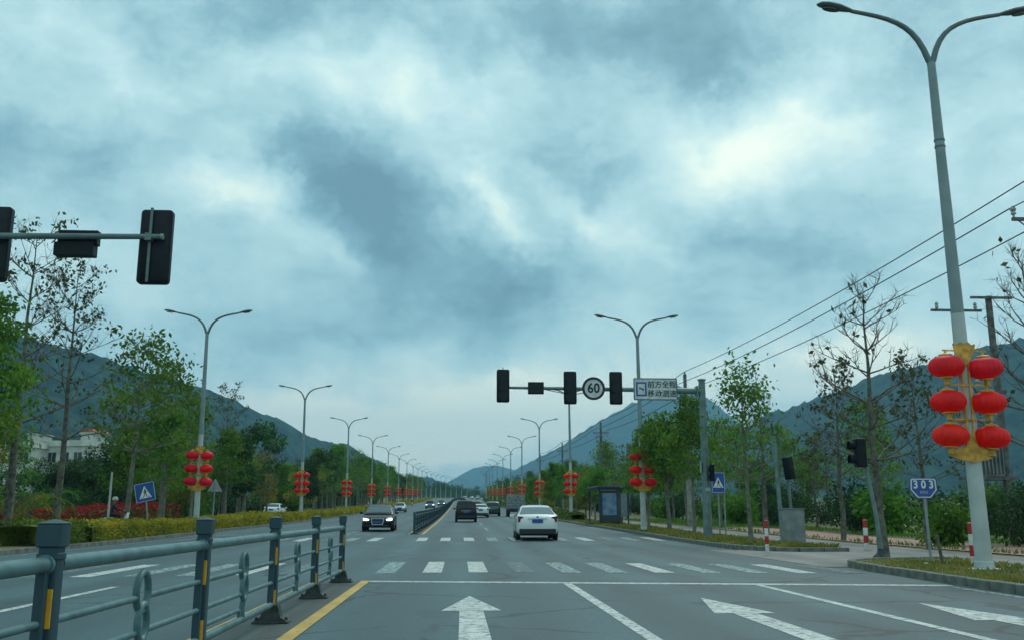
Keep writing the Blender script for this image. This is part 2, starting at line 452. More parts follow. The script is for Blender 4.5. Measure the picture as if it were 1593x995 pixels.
class MB:
    def __init__(s):
        s.v, s.f = [], []

    def add(s, vs, fs):
        o = len(s.v)
        s.v += [tuple(v) for v in vs]
        s.f += [tuple(i + o for i in f) for f in fs]
        return s

    def box(s, c, d, rot=None, taper=1.0):
        x, y, z = d[0] / 2, d[1] / 2, d[2] / 2
        vs = [Vector((sx * x * (taper if sz > 0 else 1), sy * y * (taper if sz > 0 else 1), sz * z))
              for sz in (-1, 1) for sy in (-1, 1) for sx in (-1, 1)]
        if rot is not None:
            vs = [rot @ v for v in vs]
        c = Vector(c)
        return s.add([v + c for v in vs], [(0, 2, 3, 1), (4, 5, 7, 6), (0, 1, 5, 4), (2, 6, 7, 3), (0, 4, 6, 2), (1, 3, 7, 5)])

    def bbox(s, c, d, b=0.02, axis=2):
        """box with chamfered edges running along one axis (rounded-corner slab) and chamfered caps"""
        dims = [d[0] / 2, d[1] / 2, d[2] / 2]
        a0, a1 = [i for i in range(3) if i != axis]
        if axis == 1:
            a0, a1 = 2, 0
        h0, h1, h = dims[a0], dims[a1], dims[axis]

        def ring(k, t):
            q = []
            e0, e1 = h0 - k, h1 - k
            for sx, sy in ((1, 1), (-1, 1), (-1, -1), (1, -1)):
                for j in range(4):
                    ang = (j / 3) * math.pi / 2
                    base = {(1, 1): 0, (-1, 1): 1, (-1, -1): 2, (1, -1): 3}[(sx, sy)] * math.pi / 2
                    q.append((sx * (e0 - b) + b * math.cos(base + ang), sy * (e1 - b) + b * math.sin(base + ang), t))
            out = []
            for (p, r_, t_) in q:
                w = [0, 0, 0]
                w[a0], w[a1], w[axis] = p + c[a0], r_ + c[a1], t_ + c[axis]
                out.append(tuple(w))
            return out
        k = min(b * 0.5, h * 0.5)
        rings = [ring(k, -h), ring(0, -h + k), ring(0, h - k), ring(k, h)]
        n = 16
        vs = [v for r_ in rings for v in r_]
        fs = [(i * n + j, i * n + (j + 1) % n, (i + 1) * n + (j + 1) % n, (i + 1) * n + j) for i in range(3) for j in range(n)]
        fs += [tuple(range(n - 1, -1, -1)), tuple(range(3 * n, 4 * n))]
        return s.add(vs, fs)

    def tube(s, pts, rad, n=8, cap=True):
        pts = [Vector(p) for p in pts]
        if not hasattr(rad, '__len__'):
            rad = [rad] * len(pts)
        vs = []
        prev = None
        for i, p in enumerate(pts):
            t = (pts[min(i + 1, len(pts) - 1)] - pts[max(i - 1, 0)])
            if t.length < 1e-9:
                t = Vector((0, 0, 1))
            t.normalize()
            if prev is None:
                ref = Vector((0, 0, 1)) if abs(t.z) < 0.9 else Vector((1, 0, 0))
                u = t.cross(ref).normalized()
            else:
                u = (prev - t * prev.dot(t))
                u = u.normalized() if u.length > 1e-6 else t.orthogonal().normalized()
            prev = u
            w = t.cross(u)
            for j in range(n):
                a = 2 * math.pi * j / n
                vs.append(p + (u * math.cos(a) + w * math.sin(a)) * rad[i])
        fs = [(i * n + j, i * n + (j + 1) % n, (i + 1) * n + (j + 1) % n, (i + 1) * n + j)
              for i in range(len(pts) - 1) for j in range(n)]
        if cap:
            fs += [tuple(range(n - 1, -1, -1)), tuple(range((len(pts) - 1) * n, len(pts) * n))]
        return s.add(vs, fs)

    def lathe(s, prof, n=16, c=(0, 0, 0), sx=1.0, sy=1.0, ribs=0.0):
        vs = []
        for (r_, z) in prof:
            for j in range(n):
                a = 2 * math.pi * j / n
                k = r_ * (1 - ribs * (j % 2))
                vs.append((c[0] + k * math.cos(a) * sx, c[1] + k * math.sin(a) * sy, c[2] + z))
        fs = [(i * n + j, i * n + (j + 1) % n, (i + 1) * n + (j + 1) % n, (i + 1) * n + j)
              for i in range(len(prof) - 1) for j in range(n)]
        fs += [tuple(range(n - 1, -1, -1)), tuple(range((len(prof) - 1) * n, len(prof) * n))]
        return s.add(vs, fs)

    def prism(s, poly, y0, y1):
        """polygon in x,z extruded along y (y0 nearest the camera)"""
        n = len(poly)
        area = sum(poly[i][0] * poly[(i + 1) % n][1] - poly[(i + 1) % n][0] * poly[i][1] for i in range(n))
        if area < 0:
            poly = poly[::-1]
        vs = [(x, y0, z) for x, z in poly] + [(x, y1, z) for x, z in poly]
        fs = [tuple(range(n)), tuple(range(2 * n - 1, n - 1, -1))]
        fs += [((i + 1) % n, i, n + i, n + (i + 1) % n) for i in range(n)]
        return s.add(vs, fs)

    def quad(s, a, b, c, d):
        return s.add([a, b, c, d], [(0, 1, 2, 3)])

    def mesh(s, name, m=None, smooth=False):
        me = bpy.data.meshes.new(name)
        me.from_pydata(s.v, [], s.f)
        me.validate(verbose=False)
        if smooth:
            me.polygons.foreach_set('use_smooth', [True] * len(me.polygons))
            if smooth != 'all':
                me.set_sharp_from_angle(angle=R(40))
        if m:
            me.materials.append(MATS[m])
        me.update()
        return me

    def build(s, name, m, parent=None, smooth=False, loc=None):
        return link(name, s.mesh(name, m, smooth), parent, loc)


def link(name, me, parent=None, loc=None, rz=0.0):
    o = bpy.data.objects.new(name, me)
    COL.objects.link(o)
    if parent is not None:
        o.parent = parent
    if loc is not None:
        o.location = loc
    if rz:
        o.rotation_euler.z = rz
    return o


def tag(o, label=None, cat=None, group=None, kind=None):
    if label:
        o['label'] = label
    if cat:
        o['category'] = cat
    if group:
        o['group'] = group
    if kind:
        o['kind'] = kind
    return o


def thing(name, label, cat, loc=(0, 0, 0), rz=0.0, group=None):
    o = bpy.data.objects.new(name, None)
    COL.objects.link(o)
    o.location = loc
    o.rotation_euler = (0, 0, rz)
    o.empty_display_size = 0.2
    return tag(o, label, cat, group)


KIDS = {}


def copy_tree(o, parent=None):
    c = o.copy()
    COL.objects.link(c)
    c.parent = parent
    for ch in list(o.children):
        copy_tree(ch, c)
    return c


def place(o, loc, rz=0.0, label=None, group=None, scale=None):
    o.location = loc
    o.rotation_euler = (o.rotation_euler.x, o.rotation_euler.y, rz)
    if scale:
        o.scale = (scale,) * 3 if not hasattr(scale, '__len__') else scale
    if label:
        o['label'] = label
    if group:
        o['group'] = group
    return o


def text_mesh(name, body, size, m, parent, loc, depth=0.003, align='CENTER', bold=0.0, xs=1.0):
    c = bpy.data.curves.new('text', 'FONT')
    c.body = body
    c.size = size
    c.align_x = align
    c.align_y = 'CENTER'
    c.extrude = depth
    c.offset = bold
    c.resolution_u = 2
    t = bpy.data.objects.new('text', c)
    COL.objects.link(t)
    dg = bpy.context.evaluated_depsgraph_get()
    me = bpy.data.meshes.new_from_object(t.evaluated_get(dg))
    bpy.data.objects.remove(t)
    me.materials.clear()
    me.materials.append(MATS[m])
    me.transform(Matrix.Rotation(math.pi / 2, 4, 'X') @ Matrix.Diagonal((xs, 1, 1, 1)))
    o = link(name, me, parent, loc)
    return o


ORD = ['nearest', 'second', 'third', 'fourth', 'fifth', 'sixth', 'seventh', 'eighth', 'ninth', 'tenth', 'eleventh', 'twelfth',
       'thirteenth', 'fourteenth', 'fifteenth', 'sixteenth', 'seventeenth', 'eighteenth', 'nineteenth', 'twentieth']
# ------------------------------------------------------------------ road alignment
ZP = [(-60, 0), (0, 0), (30, 0), (42, 0.06), (53, 0.18), (80, 0.42), (111, 0.80), (160, 1.55), (278, 3.75), (400, 6.35), (555, 9.8),
      (650, 11.5), (720, 12.2), (800, 12.4), (900, 12.3), (6000, 12.3)]
ROWS = [-60, -40, -20, -10] + list(range(0, 120, 4)) + list(range(120, 900, 12)) + [900, 1000, 1300, 1800, 2600, 3600, 4800, 7200]


def _interp(tab, y):
    for i in range(len(tab) - 1):
        if tab[i][0] <= y <= tab[i + 1][0]:
            y0, z0 = tab[i]
            y1, z1 = tab[i + 1]
            s0 = (z1 - tab[i - 1][1]) / (y1 - tab[i - 1][0]) if i > 0 else 0
            s1 = (tab[i + 2][1] - z0) / (tab[i + 2][0] - y0) if i + 2 < len(tab) else 0
            h = y1 - y0
            t = (y - y0) / h
            return ((2 * t ** 3 - 3 * t ** 2 + 1) * z0 + (t ** 3 - 2 * t ** 2 + t) * h * s0
                    + (-2 * t ** 3 + 3 * t ** 2) * z1 + (t ** 3 - t ** 2) * h * s1)
    return tab[-1][1]


def _c(y):
    y = min(y, 950)
    return 0.00018 * max(0, y - 340) ** 2


TAB = [(y, _interp(ZP, y), _c(y)) for y in ROWS]


def rzc(y):
    y = max(TAB[0][0], min(TAB[-1][0], y))
    for i in range(len(TAB) - 1):
        if y <= TAB[i + 1][0]:
            a, b = TAB[i], TAB[i + 1]
            t = (y - a[0]) / (b[0] - a[0])
            return a[1] + (b[1] - a[1]) * t, a[2] + (b[2] - a[2]) * t
    return TAB[-1][1], TAB[-1][2]


def rz(y):
    return rzc(y)[0]


def P(x, y, dz=0.0):
    z, c = rzc(y)
    return (x + c, y, z + dz)


def heading(y):
    return -math.atan((rzc(y + 3)[1] - rzc(y - 3)[1]) / 6)


def rows_between(y0, y1):
    return [y0] + [y for y in ROWS if y0 < y < y1] + [y1]


def strip_mb(x0, x1, y0, y1, dz, cols=1):
    mb = MB()
    ys = rows_between(y0, y1)
    f0 = x0 if callable(x0) else (lambda y: x0)
    f1 = x1 if callable(x1) else (lambda y: x1)
    vs = [P(f0(y) + (f1(y) - f0(y)) * k / cols, y, dz) for y in ys for k in range(cols + 1)]
    w = cols + 1
    fs = [(i * w + k, i * w + k + 1, (i + 1) * w + k + 1, (i + 1) * w + k) for i in range(len(ys) - 1) for k in range(cols)]
    return mb.add(vs, fs)


# ground sheet to the horizon
gx = [-3400, -1500, -700, -300, -120, -60, -30, -13, 0, 9, 16, 30, 60, 120, 300, 700, 1500, 3400]
mb = MB()
vs = [P(x, y, -0.03) for y in ROWS for x in gx]
w = len(gx)
mb.add(vs, [(i * w + k, i * w + k + 1, (i + 1) * w + k + 1, (i + 1) * w + k) for i in range(len(ROWS) - 1) for k in range(w - 1)])
tag(mb.build('ground', 'ground_soil'), kind='structure')
KR = lambda y: 8.45 if y < 14 else (8.45 + (y - 14) * 0.05 if y < 24 else (9.1 if y < 30 else 9.2))
road = strip_mb(-13.3, KR, -40, 900, 0.0, 1).build('road', 'asphalt')
tag(road, kind='structure')
# driveway mouth between the two verges
drive = MB()
drive.add([(8.3, 21.5, 0.003), (12.4, 21.5, 0.03), (12.4, 31.5, 0.03), (8.3, 31.5, 0.003)], [(0, 1, 2, 3)])
tag(drive.build('driveway', 'concrete_path'), kind='structure')
tag(strip_mb(12.25, 15.3, -40, 900, 0.035, 1).build('cycle_path', 'concrete_path'), kind='structure')
tag(strip_mb(15.9, 19.5, -40, 60, 0.05, 1).build('footpath', 'pink_paving'), kind='structure')
tag(strip_mb(15.3, 60, -40, 900, 0.02, 1).build('right_terrain', 'verge_soil'), kind='structure')
# verges
vm = MB()
corner = [(8.6, -40), (8.6, 14), (8.85, 20), (9.15, 21.9), (9.9, 22.75), (11, 23.05), (12.25, 23.15), (12.25, -40)]
vm.add([(x, y, 0.11) for x, y in corner], [tuple(range(len(corner)))])
tag(vm.build('near_verge', 'verge_soil'), kind='structure')
corner2 = [(12.25, 29.45), (10.7, 29.65), (9.9, 30.4), (9.55, 31.6), (9.4, 34), (9.38, 60), (12.25, 60)]
vm = MB()
vm.add([P(x, y, 0.11) for x, y in corner2[:5]] + [P(12.25, 34, 0.11)], [(0, 5, 4, 3, 2, 1)])
st = strip_mb(9.38, 12.25, 34, 900, 0.11)
vm.add(st.v, st.f)
tag(vm.build('far_verge', 'verge_soil'), kind='structure')
tag(strip_mb(-60, -13.45, -40, 900, 0.10).build('left_verge', 'verge_soil'), kind='structure')
tag(strip_mb(-2.62, -1.72, -30, 17.6, 0.004).build('median_strip', 'asphalt_median'), kind='structure')
tag(strip_mb(-2.62, -1.82, 49.5, 900, 0.004).build('median_strip', 'asphalt_median'), kind='structure')


# ---- kerbs: single stones near, one run beyond
def kerb(name, poly, wdt=0.15, hgt=0.15, side=1, stone=0.75):
    root = bpy.data.objects.new(name, None)
    COL.objects.link(root)
    root['kind'] = 'structure'
    # resample
    pts = [Vector((x, y, 0)) for x, y in poly]
    seg = [(pts[i + 1] - pts[i]).length for i in range(len(pts) - 1)]
    tot = sum(seg)
    n = int(tot / stone)

    def at(s):
        for i, l in enumerate(seg):
            if s <= l or i == len(seg) - 1:
                return pts[i].lerp(pts[i + 1], min(1, s / l))
            s -= l
    me = None
    for k in range(n):
        a, b = at(k * tot / n), at((k + 1) * tot / n)
        d = b - a
        L = d.length
        if me is None:
            m = MB()
            m.bbox((0, 0, 0), (wdt, L - 0.012, hgt + 0.1), 0.02, axis=1)
            me = m.mesh('kerb_stone', 'kerb_concrete')
        mid = (a + b) / 2
        o = link('kerb_stone', me, root, P(mid.x, mid.y, hgt / 2 - 0.05 + rnd.uniform(-0.006, 0.006)))
        o.rotation_euler = (0, 0, math.atan2(-d.x, d.y) + rnd.uniform(-0.006, 0.006))
    return root


kerb('kerb', [(8.52, 6), (8.52, 14), (8.78, 20), (9.08, 21.95), (9.86, 22.82), (11, 23.13), (12.2, 23.22)])
kr2 = kerb('kerb', [(12.2, 29.38), (10.7, 29.57), (9.84, 30.35), (9.47, 31.6), (9.3, 34), (9.3, 62)])


def kerb_run(x, y0, y1, parent=None, name='kerb_run'):
    m = MB()
    ys = rows_between(y0, y1)
    vs = []
    for y in ys:
        vs += [P(x - 0.075, y, -0.02), P(x - 0.075, y, 0.14), P(x + 0.075, y, 0.14), P(x + 0.075, y, -0.02)]
    fs = [(i * 4 + j, i * 4 + j + 1, i * 4 + j + 5, i * 4 + j + 4) for i in range(len(ys) - 1) for j in range(3)]
    m.add(vs, fs)
    return m.build(name, 'kerb_concrete', parent)


tag(kerb_run(9.3, 62.05, 900, kr2), kind='stuff')
tag(kerb_run(-13.38, -40, 900, None, 'left_kerb'), kind='structure')


# ---- painted markings (children of the road)
def mark(name, pts, m='paint_white', dz=0.004):
    b = MB()
    b.add([P(x, y, dz) for x, y in pts], [tuple(range(len(pts)))])
    return b.build(name, m, road)


def line(name, x, wd, y0, y1, m='paint_white', dz=0.004):
    return strip_mb(x - wd / 2, x + wd / 2, y0, y1, dz).build(name, m, road)


def stop_y(x):
    return 17.55 - 0.155 * (x + 1.6)


mark('stop_line', [(-1.62, stop_y(-1.6) - 0.16), (8.36, stop_y(8.36) - 0.16), (8.36, stop_y(8.36) + 0.15), (-1.62, stop_y(-1.6) + 0.15)], 'paint_white')
line('yellow_line', -1.67, 0.16, -30, 17.65, 'paint_yellow', 0.008)
line('yellow_line', -2.56, 0.10, -30, 17.4, 'paint_yellow', 0.008)
line('yellow_line', -1.85, 0.15, 49.3, 880, 'paint_yellow', 0.008)
line('yellow_line', -2.56, 0.12, 49.3, 880, 'paint_yellow', 0.008)
line('lane_line', 1.91, 0.15, -30, stop_y(1.9) - 0.2)
line('lane_line', 5.15, 0.14, -30, stop_y(5.1) - 0.2)
line('edge_line', 8.22, 0.12, -30, 15.7, 'paint_worn')
line('edge_line', 8.85, 0.13, 48, 880, 'paint_worn')
line('edge_line', -12.85, 0.13, -30, 880, 'paint_worn')
wear = ['paint_worn', 'paint_white', 'paint_faint', 'paint_worn', 'paint_white', 'paint_worn']
for k in range(-14, 9):
    x = 0.42 + k * 0.965
    if x < -13 or x > 8.3 or -2.7 < x < -2.0:
        continue
    ya = 20.1 - (0.09 * x if x > 0 else -0.15 * x)
    yb = ya + 4.4 - (0.16 * x if x > 0 else 0)
    m = ['paint_white', 'paint_faint', 'paint_worn', 'paint_white'][k % 4] if -3 < k < 3 else wear[k % 6]
    if k == 0:
        m = 'paint_white'
    if k == 1 or x < -8:
        m = 'paint_faint'
    mark('crosswalk_stripe', [(x - 0.20, ya), (x + 0.20, ya), (x + 0.20, yb), (x - 0.20, yb)], m)
for k in range(-13, 9):
    x = 0.45 + k * 1.03
    if x < -12.8 or x > 8.8 or -2.7 < x < -2.1:
        continue
    m = ['paint_white', 'paint_faint', 'paint_worn'][(k * 7 + 1) % 3] if k not in (0, -2, -3, -4) else 'paint_white'
    mark('crosswalk_stripe', [(x - 0.22, 40.6), (x + 0.22, 40.6), (x + 0.22, 44.6), (x - 0.22, 44.6)], m)
mark('stop_line', [(-12.8, 48.2), (-2.7, 48.6), (-2.7, 49.0), (-12.8, 48.6)], 'paint_worn')


def arrow(x, ytip, m='paint_white'):
    mark('straight_arrow', [(x, ytip), (x - 0.38, ytip - 2.15), (x - 0.15, ytip - 2.15), (x - 0.17, ytip - 7.2), (x + 0.17, ytip - 7.2),
                            (x + 0.15, ytip - 2.15), (x + 0.38, ytip - 2.15)], m)


arrow(0.17, 14.4)
arrow(3.52, 13.9)
arrow(6.3, 13.0)
for x in (-5.72, -9.2):
    y = 2.5
    line('lane_line', x, 0.14, -8, 8, 'paint_worn')
    line('lane_line', x, 0.14, 12.1, 16.5, 'paint_white')
    y = 50
    line('lane_line', x, 0.15, 49.2, 80, 'paint_worn')
    y = 90
    while y < 420:
        line('lane_dash', x, 0.15, y, y + 6, 'paint_worn')
        y += 15
for x in (1.7, 5.3):
    y = 56
    while y < 420:
        line('lane_dash', x, 0.15, y, y + 6, 'paint_worn')
        y += 15


# ------------------------------------------------------------------ hills (heightfields round their ridge lines)
def hash2(i, j):
    h = (i * 374761393 + j * 668265263) & 0xffffffff
    h = ((h ^ (h >> 13)) * 1274126177) & 0xffffffff
    return ((h ^ (h >> 16)) & 0xffff) / 65535.0


def vnoise(x, y):
    i, j = math.floor(x), math.floor(y)
    u, v = x - i, y - j
    u = u * u * (3 - 2 * u)
    v = v * v * (3 - 2 * v)
    a, b, c, d = hash2(i, j), hash2(i + 1, j), hash2(i, j + 1), hash2(i + 1, j + 1)
    return (a * (1 - u) + b * u) * (1 - v) + (c * (1 - u) + d * u) * v


def fbm(x, y, o=4):
    s, a, t = 0, 0.5, 0
    for _ in range(o):
        s += a * vnoise(x, y)
        t += a
        x, y, a = x * 2.03 + 17, y * 2.03 + 9, a * 0.5
    return s / t - 0.5


def hill(name, ridge, spread, step, label, bumps=5.0, rough=0.34):
    xs = [p[0] for p in ridge]
    ys = [p[1] for p in ridge]
    mz = max(p[2] for p in ridge)
    m_ = mz * spread
    x0, x1, y0, y1 = min(xs) - m_, max(xs) + m_, min(ys) - m_, max(ys) + m_
    nx, ny = int((x1 - x0) / step) + 1, int((y1 - y0) / step) + 1
    segs = [(Vector(ridge[i]), Vector(ridge[i + 1])) for i in range(len(ridge) - 1)]
    H = {}
    for j in range(ny):
        for i in range(nx):
            x, y = x0 + i * step, y0 + j * step
            best = -1e9
            for a, b in segs:
                dx, dy = b.x - a.x, b.y - a.y
                t = max(0, min(1, ((x - a.x) * dx + (y - a.y) * dy) / (dx * dx + dy * dy)))
                z = a.z + (b.z - a.z) * t
                d = math.hypot(x - a.x - dx * t, y - a.y - dy * t)
                r_ = d / (z * spread)
                h = z * (1 - r_) + z * 0.10 * math.sin(min(1, r_) * math.pi) * -1
                best = max(best, h)
            k = max(0, min(1, best / (mz * 0.5)))
            best += (fbm(x / 210, y / 210) * rough * mz) * min(1, k) * (1 - max(0, best / mz) ** 3) + (abs(fbm(x / 24, y / 24, 2)) * -2 + 0.4) * bumps * 1.6 * min(1, k * 3)
            H[i, j] = best
    mb = MB()
    idx = {}
    for (i, j), h in H.items():
        idx[i, j] = len(mb.v)
        mb.v.append((x0 + i * step, y0 + j * step, h + 8))
    for j in range(ny - 1):
        for i in range(nx - 1):
            if max(H[i, j], H[i + 1, j], H[i, j + 1], H[i + 1, j + 1]) > -4:
                mb.f.append((idx[i, j], idx[i + 1, j], idx[i + 1, j + 1], idx[i, j + 1]))
    return tag(mb.build(name, 'hill_forest', smooth='all'), label, kind='structure')


hill('left_hill', [(-952, 952, 260), (-714, 1224, 253), (-592, 1530, 248), (-481, 1700, 209), (-352, 1955, 163), (-185, 2380, 110), (-51, 2805, 81), (102, 3315, 66)], 1.75, 14, 'forested hill sloping down behind the left tree belt', 7.0)
hill('near_right_hill', [(595, 2414, 107), (653, 2210, 166), (722, 2125, 229), (794, 1955, 256), (881, 1700, 273), (979, 1530, 294), (1156, 1360, 345)], 1.6, 16, 'forested hill behind the right roadside trees', 7.0, 0.2)
hill('far_right_hill', [(0, 5225, 75), (152, 4940, 158), (431, 4655, 295), (711, 4370, 458), (978, 4180, 576), (1121, 4180, 515), (1311, 4275, 396), (1634, 4465, 291)], 1.5, 45, 'pale blue far hill rising to the right of the road', 4.0, 0.08)
hill('distant_hill', [(-450, 6300, 138), (-105, 6300, 191), (87, 6300, 288), (214, 6300, 315), (453, 6300, 266), (1050, 6150, 333)], 1.5, 80, 'faint distant hill at the end of the road', 4.0, 0.2)
# the air
hz = MB()
hz.box((0, 3560, 350 - 1.5), (6760, 7260, 700))
haze = hz.build('haze', None)
haze['kind'] = 'stuff'
hm = bpy.data.materials.new('haze')
hm.use_nodes = True
hm.node_tree.nodes.clear()
pv = hm.node_tree.nodes.new('ShaderNodeVolumePrincipled')
pv.inputs['Color'].default_value = (0.36, 0.74, 1.0, 1)
pv.inputs['Density'].default_value = 0.00018
pv.inputs['Anisotropy'].default_value = 0.25
ho = hm.node_tree.nodes.new('ShaderNodeOutputMaterial')
hm.node_tree.links.new(pv.outputs[0], ho.inputs['Volume'])
haze.data.materials.append(hm)
# ------------------------------------------------------------------ median railing
def post_parts(root, x, y, z0, style='near'):
    """square railing post with collar, cap, reflectors and splayed cast foot; local to root"""
    p = MB()
    p.bbox((x, y, z0 + 0.54), (0.100, 0.100, 1.02), 0.012)
    p.bbox((x, y, z0 + 0.985), (0.112, 0.112, 0.035), 0.010)
    post = p.build('post', 'rail_dark', root, smooth=True)
    c = MB()
    c.bbox((x, y, z0 + 1.09), (0.126, 0.126, 0.12), 0.012)
    c.add([(x + sx * 0.066, y + sy * 0.066, z0 + 1.150) for sx, sy in ((-1, -1), (1, -1), (1, 1), (-1, 1))] + [(x, y, z0 + 1.172)],
          [(0, 1, 4), (1, 2, 4), (2, 3, 4), (3, 0, 4)])
    c.build('cap', 'rail_dark', post, smooth=True)
    for zz, h in ((0.73, 0.19), (0.27, 0.18)):
        r_ = MB()
        r_.bbox((x + 0.024, y - 0.053, z0 + zz), (0.042, 0.006, h), 0.0015, axis=1)
        r_.build('reflector', 'reflector_orange', post)
    for zz in (0.945, 0.20):
        bl = MB()
        bl.tube([(x, y - 0.048, z0 + zz), (x, y - 0.060, z0 + zz)], 0.012, 6)
        bl.build('bolt', 'galvanised', post)
    f = MB()
    f.bbox((x, y, z0 + 0.012), (0.40, 0.20, 0.024), 0.01)
    prof = [(-0.185, 0.024), (-0.11, 0.07), (-0.075, 0.20), (0.075, 0.20), (0.11, 0.07), (0.185, 0.024)]
    f.prism([(x + a, z0 + b) for a, b in prof], y - 0.075, y + 0.075)
    for sx in (-1, 1):
        f.lathe([(0.018, 0), (0.018, 0.035), (0.010, 0.045)], 8, (x + sx * 0.165, y, z0 + 0.022))
    f.build('foot', 'cast_base', post)
    return post


def oval(cx, cz, a, b, n=18):
    return [(cx + a * math.cos(2 * math.pi * i / n), cz + b * math.sin(2 * math.pi * i / n)) for i in range(n + 1)]


def panel_meshes(L, n=8, m='rail_paint'):
    """one railing panel along +Y, from post face to post face; returns dict of meshes"""
    out = {}
    g = 0.0575
    a, b = g, L - g
    mid = L / 2
    t = MB()
    t.tube([(0, a - 0.01, 0.945), (0, b + 0.01, 0.945)], 0.041, n + 4)
    for e in (a + 0.004, b - 0.03):
        t.tube([(0, e, 0.945), (0, e + 0.026, 0.945)], 0.05, n + 4)
    out['top_rail'] = t.mesh('top_rail', m, True)
    t = MB()
    t.tube([(0, a - 0.01, 0.20), (0, b + 0.01, 0.20)], 0.034, n + 2)
    out['bottom_rail'] = t.mesh('bottom_rail', m, True)
    for k, yy in enumerate((a + 0.032, b - 0.032)):
        t = MB()
        t.bbox((0, yy, 0.57), (0.05, 0.05, 0.72), 0.006)
        out['stile%d' % k] = t.mesh('stile', 'rail_dark', True)
    for k, (z, inset) in enumerate(((0.66, 0.12), (0.44, 0.085))):
        for sd, (p, q) in enumerate((((a + 0.05), mid - inset), (mid + inset, b - 0.05))):
            t = MB()
            t.tube([(0, p, z), (0, q, z)], 0.021, n)
            out['thin_rail%d%d' % (k, sd)] = t.mesh('thin_rail', m, True)
    t = MB()
    t.tube([(0, a + 0.05, 0.30), (0, mid - 0.16, 0.30), (0, mid - 0.125, 0.285), (0, mid - 0.11, 0.25), (0, mid - 0.11, 0.20)], 0.019, n)
    out['bent_rail'] = t.mesh('bent_rail', m, True)
    t = MB()
    for (cz, aa, bb, off) in ((0.695, 0.125, 0.125, 0.0), (0.50, 0.095, 0.115, 0.012)):
        ring = oval(mid, cz, aa, bb)
        t.tube([(off, y, z) for y, z in ring], 0.024, n, cap=False)
    t.tube([(0.006, mid, 0.375), (0.0, mid - 0.004, 0.30), (0, mid, 0.19)], [0.026, 0.028, 0.034], n)
    out['ring_ornament'] = t.mesh('ring_ornament', m, True)
    return out


rail = thing('median_railing', 'near teal steel median railing with ring ornaments and orange reflectors', 'railing', (-2.08, 17.3, 0), 0.0)
RY = [17.3, 14.1, 11.0, 7.98, 5.04, 2.0]
for y in RY:
    post_parts(rail, 0, y - 17.3, 0)
pm = panel_meshes(3.1, 10)
for i in range(len(RY) - 1):
    L = RY[i] - RY[i + 1]
    pn = link('panel', pm['top_rail'], rail, (0, RY[i + 1] - 17.3, 0))
    pn.scale = (1, L / 3.1, 1)
    for k, me in pm.items():
        if k != 'top_rail':
            link(me.name.split('.')[0], me, pn)

rail2 = thing('median_railing', 'long dark median railing running far up the road past the crossing', 'railing', P(-2.3, 49.6))
o0 = Vector(P(-2.3, 49.6))
pm2 = panel_meshes(3.0, 4)
# bulkier look of the far railing: extra curls in each panel
t = MB()
for q in range(5):
    yy = 0.35 + q * 0.575
    t.tube([(0, yy + a, 0.57 + b) for a, b in [(-0.2, -0.33), (0.02, -0.2), (0.12, 0), (0.02, 0.2), (-0.2, 0.33)]], 0.022, 4)
    t.tube([(0, yy + a, 0.57 + b) for a, b in [(0.26, -0.33), (0.10, -0.2), (0.0, 0), (0.10, 0.2), (0.26, 0.33)]], 0.022, 4)
curl = t.mesh('curl_bars', 'rail_dark')
pmb = MB()
pmb.box((0, 0, 0.56), (0.12, 0.12, 1.12))
pmb.box((0, 0, 0.03), (0.4, 0.2, 0.06))
post_me = pmb.mesh('post', 'rail_dark')
joined = MB()
for k in ('top_rail', 'bottom_rail', 'stile0', 'stile1'):
    me = pm2[k]
    joined.add([v.co for v in me.vertices], [tuple(p.vertices) for p in me.polygons])
far_panel = joined.mesh('panel', 'rail_dark')
y = 49.6
N2 = 0
while y < 520:
    a, b = Vector(P(-2.3, y)), Vector(P(-2.3, y + 3.0))
    d = b - a
    po = link('post', post_me, rail2, a - o0)
    pn = link('panel', far_panel, rail2, a - o0)
    pn.rotation_euler = (math.atan2(d.z, d.y), 0, math.atan2(-d.x, d.y))
    if y < 210:
        link('curl_bars', curl, pn)
    y += 3.0


# ------------------------------------------------------------------ street lamps and lantern racks
def bez(p0, p1, p2, p3, n=10):
    out = []
    for i in range(n + 1):
        t = i / n
        out.append(tuple((1 - t) ** 3 * a + 3 * (1 - t) ** 2 * t * b + 3 * (1 - t) * t * t * c + t ** 3 * d
                         for a, b, c, d in zip(p0, p1, p2, p3)))
    return out


